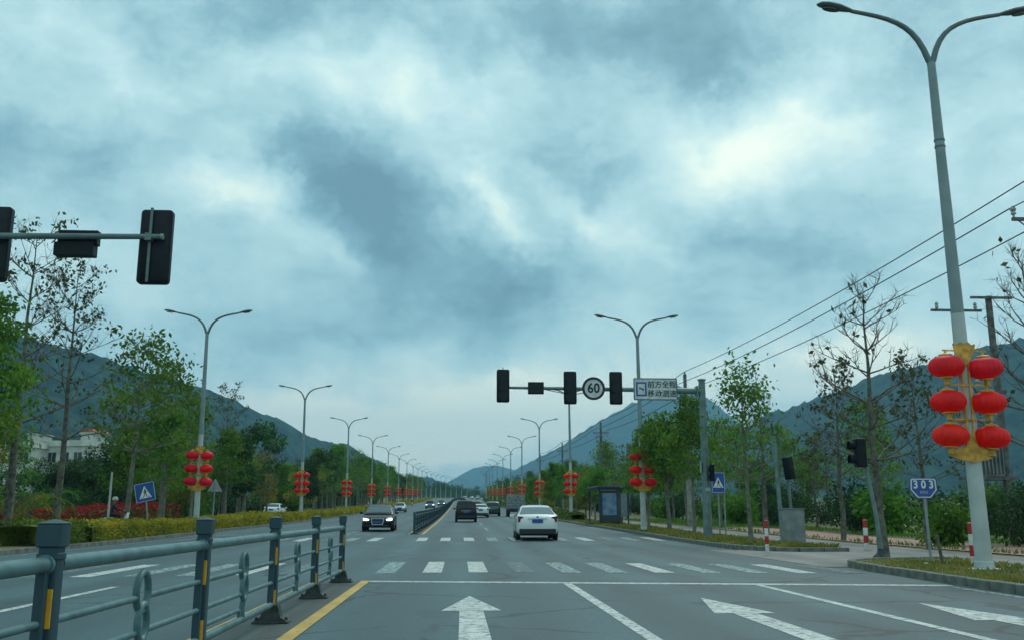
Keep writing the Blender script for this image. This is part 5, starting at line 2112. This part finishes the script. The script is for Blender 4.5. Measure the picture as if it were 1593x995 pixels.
def car(name, label, kind, paint, loc, rz_, lit=False, detail=True, group='vehicles on the road', cat='car', glass='glass_dark', rearglass=None):
    S = SPEC[kind]
    t = thing(name, label, cat, loc, rz_, group)
    b = MB()
    rings = []
    ys = [s[0] for s in S['body']]
    full = []
    for a, c in zip(ys, ys[1:]):
        full += [a, (a + c) / 2] if c - a > 0.3 else [a]
    full.append(ys[-1])
    tab = S['body']
    for y in full:
        hw, zb, zt = lerp_tab(tab, y)
        h = zt - zb
        half = [(0, zb), (hw * .80, zb), (hw * .95, zb + .07), (hw, zb + .25 * h), (hw, zb + .55 * h), (hw * .985, zb + .78 * h), (hw * .95, zt - .045), (hw * .88, zt), (hw * .5, zt + .012), (0, zt + .018)]
        ring = [(x, y, z) for x, z in half] + [(-x, y, z) for x, z in half[-2:0:-1]]
        rings.append(ring)
    n = len(rings[0])
    vs = [v for r_ in rings for v in r_]
    fs = [(i * n + j, (i + 1) * n + j, (i + 1) * n + (j + 1) % n, i * n + (j + 1) % n) for i in range(len(rings) - 1) for j in range(n)]
    fs += [tuple(range(n)), tuple(range(len(vs) - 1, len(vs) - n - 1, -1))]
    b.add(vs, fs)
    body = b.build('body', paint, t, smooth='all')
    # cabin
    bw, rw = S['belt']
    tt = S['top']
    zmax = max(z for _, z in tt)
    ty = []
    for a, c in zip(tt, tt[1:]):
        ty += [a[0], (a[0] + c[0]) / 2]
    ty.append(tt[-1][0])

    def sect(y):
        z = lerp_tab(tt, y)[0]
        zb_ = lerp_tab(tab, y)[2] - 0.02
        k = max(0.0, min(1.0, (z - zb_) / (zmax - zb_)))
        return z, zb_, bw - (bw - rw) * k
    c = MB()
    vs = []
    for y in ty:
        z, zb_, hw = sect(y)
        half = [(bw, zb_), (bw + (hw - bw) * .5 + .01, zb_ + (z - zb_) * .5), (hw + .012, z - .05 * min(1, (z - zb_) * 4)), (hw - .05, z - .004), (hw * .5, z + .012), (0, z + .018)]
        vs += [(x, y, zz) for x, zz in half] + [(-x, y, zz) for x, zz in half[-2::-1]]
    n = 11
    c.add(vs, [(i * n + j, (i + 1) * n + j, (i + 1) * n + j + 1, i * n + j + 1) for i in range(len(ty) - 1) for j in range(n - 1)])
    cab = c.build('cabin', paint, t, smooth='all')

    def screen(nm, y0, y1, outw, m_, inset=0.06):
        g = MB()
        vs = []
        R_, C_ = 6, 8
        for i in range(R_ + 1):
            y = y0 + (y1 - y0) * i / R_
            z, zb_, hw = sect(y)
            dz = lerp_tab(tt, y + .02)[0] - lerp_tab(tt, y - .02)[0]
            nl = math.hypot(dz, .04)
            ny, nz = -dz / nl, .04 / nl
            for j in range(C_ + 1):
                u = -1 + 2 * j / C_
                x = u * (hw - inset)
                zz = z + .018 - .02 * abs(u) ** 2
                vs.append((x, y + ny * .012, zz + nz * .012))
        w_ = C_ + 1
        g.add(vs, [(i * w_ + j, i * w_ + j + 1, (i + 1) * w_ + j + 1, (i + 1) * w_ + j) for i in range(R_) for j in range(C_)])
        return g.build(nm, m_, cab, smooth='all')
    screen('rear_window', *S['rear'], -1, rearglass or glass)
    screen('windscreen', *S['front'], 1, glass)
    s0, s1 = S['side']
    mid = (s0 + s1) / 2 - .05
    for sd in (-1, 1):
        for (a, e) in ((s0, mid - .04), (mid + .04, s1)):
            g = MB()
            vs = []
            for i in range(6):
                y = a + (e - a) * i / 5
                z, zb_, hw = sect(y)
                for k in (0.14, 0.5, 0.86):
                    x = bw + (hw + .012 - bw) * k + (.006 if k == .5 else 0) + .014
                    vs.append((sd * x, y, zb_ + (z - .05 - zb_) * k + .02))
            g.add(vs, [(i * 3 + j, i * 3 + j + 1, (i + 1) * 3 + j + 1, (i + 1) * 3 + j) for i in range(5) for j in range(2)])
            g.build('side_window', glass, cab, smooth='all')
    wr, wf, wb = S['wheel']
    for y in (wf, wb):
        for sd in (-1, 1):
            hw = lerp_tab(tab, y)[0]
            w = MB()
            w.tube([(sd * (hw - .20), y, wr), (sd * (hw - .02), y, wr), (sd * (hw + .012), y, wr)], [wr, wr, wr * .94], 20)
            wh = w.build('wheel', 'tyre', t, smooth=True)
            a = MB()
            a.tube([(sd * (hw - .10), y, wr + .015), (sd * (hw + .004), y, wr + .015)], wr + .055, 20)
            a.build('wheel_arch', 'trim_black', body)
            if detail:
                r_ = MB()
                r_.tube([(sd * (hw - .04), y, wr), (sd * (hw + .016), y, wr)], [wr * .64, wr * .60], 16)
                r_.build('rim', 'rim', wh, smooth=True)
    u = MB()
    L0, L1 = tab[0][0], tab[-1][0]
    u.box((0, (L0 + L1) / 2, .25), (1.4, (L1 - L0) - .5, .12))
    u.build('underbody', 'underbody', body)
    # rear end
    hwr = lerp_tab(tab, S['tail_y'])[0]
    for sd in (-1, 1):
        l = MB()
        z = S['tail_z']
        if kind == 'sedan':
            poly = [(sd * (hwr + .01), z + .14), (sd * (hwr - .18), z + .13), (sd * (hwr - .40), z - .08), (sd * (hwr - .34), z - .115), (sd * (hwr + .005), z - .10)]
        else:
            poly = [(sd * (hwr + .01), z + .20), (sd * (hwr - .12), z + .20), (sd * (hwr - .16), z - .16), (sd * (hwr + .005), z - .16)]
        l.prism(poly, S['tail_y'] - .075 if kind == 'sedan' else S['tail_y'] - .05, S['tail_y'] + .28)
        l.build('tail_light', 'tail_red', body)
    rb = tab[0][0]
    p = MB()
    p.bbox((0, rb + .12, S['bump']), (1.56, .30, .24), .04, axis=0)
    p.build('rear_bumper', 'trim_black', body)
    p = MB()
    p.bbox((0, rb + .01 - .035, S['plate_z']), (.46, .05, .15), .01, axis=1)
    p.build('number_plate', 'plate_blue', body)
    if detail:
        p = MB()
        p.box((0, rb - .01, S['plate_z'] + .115), (.84, .05, .022))
        p.build('trim_strip', 'chrome', body)
        p = MB()
        p.bbox((0, rb + .005, S['plate_z'] + .175), (.10, .04, .05), .015, axis=1)
        p.build('emblem', 'trim_black', body)
    # front end
    fy = tab[-1][0]
    for sd in (-1, 1):
        hh = MB()
        zf = lerp_tab(tab, fy - .2)[2] - .02
        yy = fy - .20
        hwf = lerp_tab(tab, yy)[0]
        hh.prism([(sd * (hwf + .012), zf + .03), (sd * (hwf - .32), zf - .035), (sd * (hwf - .30), zf - .13), (sd * (hwf + .012), zf - .11)], yy - .05, fy - .025)
        hh.build('headlight', 'head_lit' if lit else 'head_off', body)
        mr_ = MB()
        mr_.bbox((sd * (bw + .14), S['front'][1] - .20, lerp_tab(tab, 0)[2] + .07), (.20, .10, .13), .03)
        mr_.build('mirror', paint, cab)
    p = MB()
    p.prism([(-.36, .70), (.36, .70), (.30, .36), (-.30, .36)], fy - .05, fy + .025)
    gr = p.build('grille', 'chrome' if lit else 'trim_black', body)
    p = MB()
    p.prism([(-.325, .675), (.325, .675), (.27, .385), (-.27, .385)], fy + .02, fy + .035)
    p.build('grille_mesh', 'trim_black', gr)
    p = MB()
    p.bbox((0, fy + .045, .50), (.44, .02, .14), .006, axis=1)
    p.build('number_plate', 'plate_blue', gr)
    p = MB()
    p.bbox((0, fy - .02, .30), (1.3, .12, .10), .03, axis=0)
    p.build('front_bumper', 'trim_black', body)
    return t


def put(x, y, dz=0.0):
    return P(x, y, dz + 0.005)


car('white_sedan', 'white sedan with dark red tail lights seen from behind, nearest on the right', 'sedan', 'car_white', put(3.42, 43.0), heading(43) + R(-1.5), rearglass='glass_rear')
car('black_sedan', 'black oncoming sedan with lit headlights beside the far railing', 'sedan', 'car_black', put(-4.62, 56.2), math.pi + R(1.5), lit=True, glass='glass_rear')
car('black_van', 'black van seen from behind in the lane next to the railing', 'van', 'car_black', put(0.62, 84.5), 0)
car('white_sedan', 'white sedan half hidden to the right of the black van', 'sedan', 'car_white', put(2.4, 107.5), 0)
car('dark_car', 'dark car ahead of the white sedan beyond the black van', 'suv', 'car_dark', put(2.6, 142), 0)
car('green_suv', 'dark green off-road car between the black van and the truck', 'suv', 'car_green', put(4.1, 117), 0)
car('white_car', 'small white car far ahead above the black van', 'sedan', 'car_white', put(3.0, 195), 0, detail=False)
car('silver_sedan', 'pale silver oncoming sedan in the outer left lane', 'sedan', 'car_silver', put(-9.2, 150), math.pi, detail=False, lit=False)
car('blue_car', 'dark blue oncoming car in the left carriageway behind the railing', 'suv', 'car_blue', put(-5.8, 192), math.pi, detail=False, lit=True)
car('dark_car', 'small oncoming car in the left carriageway, farther than the blue one', 'sedan', 'car_dark', put(-4.4, 238), math.pi, detail=False, lit=True)
car('black_suv', 'small black car far up the road next to the railing end', 'suv', 'car_black', put(1.2, 335), 0, detail=False)
car('white_van', 'white van farthest up the road above the black car', 'van', 'car_white', put(1.6, 415), heading(415), detail=False, cat='van')
car('white_car', 'tiny white car near the bend, left one of two', 'sedan', 'car_white', put(3.0, 478), heading(478), detail=False)
car('white_car', 'tiny white car near the bend, right one of two', 'suv', 'car_white', put(5.9, 480), heading(480), detail=False)
car('parked_car', 'white parked car half hidden behind the left hedge', 'sedan', 'car_white', P(-20.2, 106, 0.06), 0, detail=False, group='parked cars')

# light truck with caged load
t = thing('cargo_truck', 'dark light truck with a tall caged load, left of the white sedan', 'truck', put(6.65, 113))
m = MB()
m.bbox((0, 0.2, 0.62), (0.9, 5.4, 0.18), 0.02)
m.build('chassis', 'underbody', t)
m = MB()
m.bbox((0, 2.15, 1.35), (1.85, 1.5, 1.5), 0.12, axis=0)
cab = m.build('cab', 'car_blue', t, smooth=True)
m = MB()
m.box((0, 2.92, 1.62), (1.6, 0.02, 0.6))
m.build('windscreen', 'glass_dark', cab)
m = MB()
m.bbox((0, -0.6, 0.80), (2.0, 3.7, 0.14), 0.02)
bed = m.build('load_bed', 'trim_black', t)
for sx in (-0.98, -0.02, 0.02 + 0.96):
    for yy in (-2.42, -0.6, 1.2):
        m = MB()
        m.box((sx, yy, 1.72), (0.05, 0.05, 1.70))
        m.build('stake', 'crate', bed)
for k in range(6):
    m = MB()
    m.box((0, -2.45, 1.02 + k * 0.29), (1.95, 0.03, 0.05))
    m.build('cage_bar', 'crate', bed)
for i in range(2):
    for k in range(5):
        m = MB()
        m.bbox((-0.48 + 0.96 * i, -1.3, 1.04 + 0.31 * k), (0.88, 2.0, 0.27), 0.02)
        m.build('crate', 'crate', bed)
for sx in (-1, 1):
    for yy in (2.1, -1.5):
        m = MB()
        m.tube([(sx * 0.68, yy, 0.40), (sx * 0.94, yy, 0.40)], 0.40, 16)
        m.build('wheel', 'tyre', t, smooth=True)
    m = MB()
    m.box((sx * 0.75, -2.46, 0.70), (0.34, 0.05, 0.12))
    m.build('tail_light', 'tail_red', t)
m = MB()
m.box((0, -2.47, 0.68), (0.44, 0.02, 0.14))
m.build('number_plate', 'plate_blue', t)


# ------------------------------------------------------------------ scooter riders
def scooter(label, loc, rz_):
    t = thing('scooter', label, 'scooter', loc, rz_, 'scooters on the left side')
    for y in (0.62, -0.60):
        m = MB()
        m.tube([(-0.05, y, 0.24), (0.05, y, 0.24)], 0.24, 18)
        wh = m.build('wheel', 'tyre', t, smooth=True)
        m = MB()
        m.tube([(-0.055, y, 0.24), (0.055, y, 0.24)], 0.13, 12)
        m.build('rim', 'rim', wh, smooth=True)
    m = MB()
    rings = [(-0.82, .06, .52, .66), (-0.62, .15, .40, .74), (-0.25, .17, .34, .74), (-0.02, .15, .30, .68), (0.05, .14, .28, .40), (0.32, .14, .26, .38), (0.42, .17, .28, .78), (0.50, .16, .34, .98), (0.60, .09, .45, .95)]
    vs = []
    for (y, hw, z0, z1) in rings:
        vs += [(-hw, y, z0), (hw, y, z0), (hw, y, (z0 + z1) / 2), (hw * .8, y, z1), (-hw * .8, y, z1), (-hw, y, (z0 + z1) / 2)]
    n = 6
    m.add(vs, [(i * n + j, i * n + (j + 1) % n, (i + 1) * n + (j + 1) % n, (i + 1) * n + j) for i in range(len(rings) - 1) for j in range(n)] + [tuple(range(n - 1, -1, -1)), tuple(range(len(vs) - n, len(vs)))])
    bd = m.build('body', 'scooter_white', t, smooth='all')
    m = MB()
    m.bbox((0, -0.36, 0.775), (0.27, 0.72, 0.09), 0.04)
    m.build('seat', 'trim_black', t, smooth=True)
    m = MB()
    m.tube([(-0.33, 0.40, 1.06), (-0.1, 0.45, 1.02), (0.1, 0.45, 1.02), (0.33, 0.40, 1.06)], 0.02, 8)
    m.tube([(0, 0.45, 1.02), (0, 0.62, 0.24)], 0.035, 8)
    m.build('handlebar', 'trim_black', t, smooth=True)
    m = MB()
    m.lathe([(0.09, -0.03), (0.10, 0), (0.06, 0.05)], 12, (0, 0.57, 0.93))
    m.build('headlamp', 'head_off', bd, smooth=True)
    m = MB()
    m.box((0, -0.80, 0.50), (0.18, 0.02, 0.13))
    m.build('number_plate', 'plate_blue', bd)
    return t


def rider(label, loc, rz_):
    t = thing('person', label, 'person', loc, rz_, 'scooter riders on the left side')
    J = {'pelvis': (0, -0.30, 0.90, .135), 'waist': (0, -0.27, 1.06, .125), 'chest': (0, -0.20, 1.26, .15), 'neck0': (0, -0.15, 1.42, .075), 'neck': (0, -0.135, 1.49, .055), 'head': (0, -0.115, 1.58, .082), 'crown': (0, -0.115, 1.68, .075),
         'shR': (.17, -0.18, 1.36, .065), 'elR': (.27, -0.03, 1.15, .05), 'wrR': (.29, 0.24, 1.09, .036), 'haR': (.30, 0.345, 1.085, .034),
         'shL': (-.17, -0.18, 1.36, .065), 'elL': (-.27, -0.03, 1.15, .05), 'wrL': (-.29, 0.24, 1.09, .036), 'haL': (-.30, 0.345, 1.085, .034),
         'hiR': (.10, -0.26, 0.88, .10), 'knR': (.17, 0.17, 0.84, .07), 'anR': (.14, 0.16, 0.46, .048), 'toR': (.14, 0.32, 0.40, .042),
         'hiL': (-.10, -0.26, 0.88, .10), 'knL': (-.17, 0.17, 0.84, .07), 'anL': (-.14, 0.16, 0.46, .048), 'toL': (-.14, 0.32, 0.40, .042)}
    E_ = [('pelvis', 'waist'), ('waist', 'chest'), ('chest', 'neck0'), ('neck0', 'neck'), ('neck', 'head'), ('head', 'crown')]
    for s in 'RL':
        E_ += [('chest', 'sh' + s), ('sh' + s, 'el' + s), ('el' + s, 'wr' + s), ('wr' + s, 'ha' + s), ('pelvis', 'hi' + s), ('hi' + s, 'kn' + s), ('kn' + s, 'an' + s), ('an' + s, 'to' + s)]
    names = list(J)
    me = bpy.data.meshes.new('body')
    verts = [J[n][:3] for n in names]
    edges = [(names.index(a), names.index(b)) for a, b in E_]
    # fingers closed round the grips
    rad = [J[n][3] for n in names]
    for s, sg in (('R', 1), ('L', -1)):
        w0 = names.index('ha' + s)
        for k in range(4):
            bx_ = J['ha' + s][0] + sg * (-0.03 + 0.02 * k)
            i0 = len(verts)
            verts += [(bx_, 0.385, 1.09), (bx_, 0.415, 1.065), (bx_, 0.395, 1.04)]
            rad += [.010, .009, .008]
            edges += [(w0, i0), (i0, i0 + 1), (i0 + 1, i0 + 2)]
        i0 = len(verts)
        verts += [(J['ha' + s][0] - sg * 0.04, 0.36, 1.06), (J['ha' + s][0] - sg * 0.045, 0.385, 1.035)]
        rad += [.011, .009]
        edges += [(w0, i0), (i0, i0 + 1)]
    me.from_pydata(verts, edges, [])
    o = link('body', me, t)
    md = o.modifiers.new('skin', 'SKIN')
    for i, sv_ in enumerate(me.skin_vertices[0].data):
        sv_.radius = (rad[i], rad[i])
        sv_.use_root = (i == 0)
    s2 = o.modifiers.new('sub', 'SUBSURF')
    s2.levels = s2.render_levels = 1
    dg = bpy.context.evaluated_depsgraph_get()
    m2 = bpy.data.meshes.new_from_object(o.evaluated_get(dg))
    bpy.data.objects.remove(o)
    m2.materials.clear()
    for mn in ('cloth_navy', 'cloth_dark', 'skin'):
        m2.materials.append(MATS[mn])
    for p in m2.polygons:
        c = p.center
        p.use_smooth = True
        if c.z > 1.47 or c.y > 0.27 and c.z > 0.95:
            p.material_index = 2
        elif c.z < 0.93:
            p.material_index = 1
    link('body', m2, t)
    m = MB()
    m.lathe([(.135, 1.60), (.142, 1.66), (.125, 1.74), (.08, 1.79), (.02, 1.805)], 16, (0, -0.12, 0), sx=.92, sy=1.1)
    m.build('helmet', 'helmet_pale', t, smooth='all')
    m = MB()
    m.tube([(.0, -.01, 1.575), (0, 0.005, 1.55)], [.012, .018], 6)
    m.build('nose', 'skin', t)
    for sx in (-.032, .032):
        m = MB()
        m.lathe([(.004, -.012), (.012, 0), (.004, .012)], 8, (sx, -0.032, 1.595))
        m.build('eye', 'trim_black', t)
    m = MB()
    m.box((0, -0.028, 1.525), (.05, .012, .01))
    m.build('mouth', 'bollard_red', t)
    return t


sx_, sy_ = -18.0, 51.2
scooter('white scooter ridden along the path behind the left hedge', P(sx_, sy_, 0.10), R(-62))
rider('person in dark blue clothes and pale helmet riding a white scooter behind the hedge', P(sx_, sy_, 0.10), R(-62))
scooter('small distant scooter at the left road edge', P(-11.6, 236, 0.01), math.pi)
rider('tiny dark figure riding at the left road edge far away', P(-11.6, 236, 0.01), math.pi)


# ------------------------------------------------------------------ house behind the left trees
def house(label, loc, w, d, h, rz_, storeys, roofm=None):
    t = thing('house', label, 'house', loc, rz_, 'white houses behind the left trees')
    m = MB()
    m.box((0, 0, h / 2), (w, d, h))
    wall = m.build('wall', 'house_white', t)
    m = MB()
    m.box((0, 0, h + 0.09), (w + 0.5, d + 0.5, 0.18))
    rf = m.build('roof', 'house_white', t)
    m = MB()
    for (cx_, cy_, a, b) in ((0, -d / 2 - .1, w + .4, .12), (0, d / 2 + .1, w + .4, .12), (-w / 2 - .1, 0, .12, d + .05), (w / 2 + .1, 0, .12, d + .05)):
        m.box((cx_, cy_, h + 0.55), (a, b, 0.74))
    m.build('parapet', 'house_white', rf)
    m = MB()
    m.box((w * .22, 0, h + 1.2), (w * .3, d * .4, 2.0))
    m.box((w * .22, 0, h + 2.27), (w * .36, d * .48, 0.14))
    m.build('stair_tower', 'house_white', rf)
    if roofm:
        m = MB()
        m.prism([(w * .0, h + 2.34), (w * .44, h + 2.34), (w * .30, h + 2.95), (w * .14, h + 2.95)], -d * .22, d * .22)
        m.build('tiled_cap', roofm, rf)
    for s in range(storeys):
        z = 1.7 + s * (h / storeys)
        for k in range(3):
            x = -w * .3 + k * w * .3
            m = MB()
            m.box((x, -d / 2 - .02, z), (1.3, .08, 1.4))
            wn_ = m.build('window', 'window_dark', wall)
            m = MB()
            m.box((x, -d / 2 - .08, z - .76), (1.6, .16, .1))
            m.box((x, -d / 2 - .05, z), (.06, .12, 1.4))
            m.build('sill', 'house_white', wn_)
    return t


house('white flat-roofed house with a red-capped stair tower behind the left trees', P(-60.5, 155, 0), 7.5, 9, 10.0, R(-14), 3, 'house_roof')
house('pale grey house to the left of the red-capped one', P(-67.5, 152, 0), 6.0, 9, 9.6, R(-8), 3)
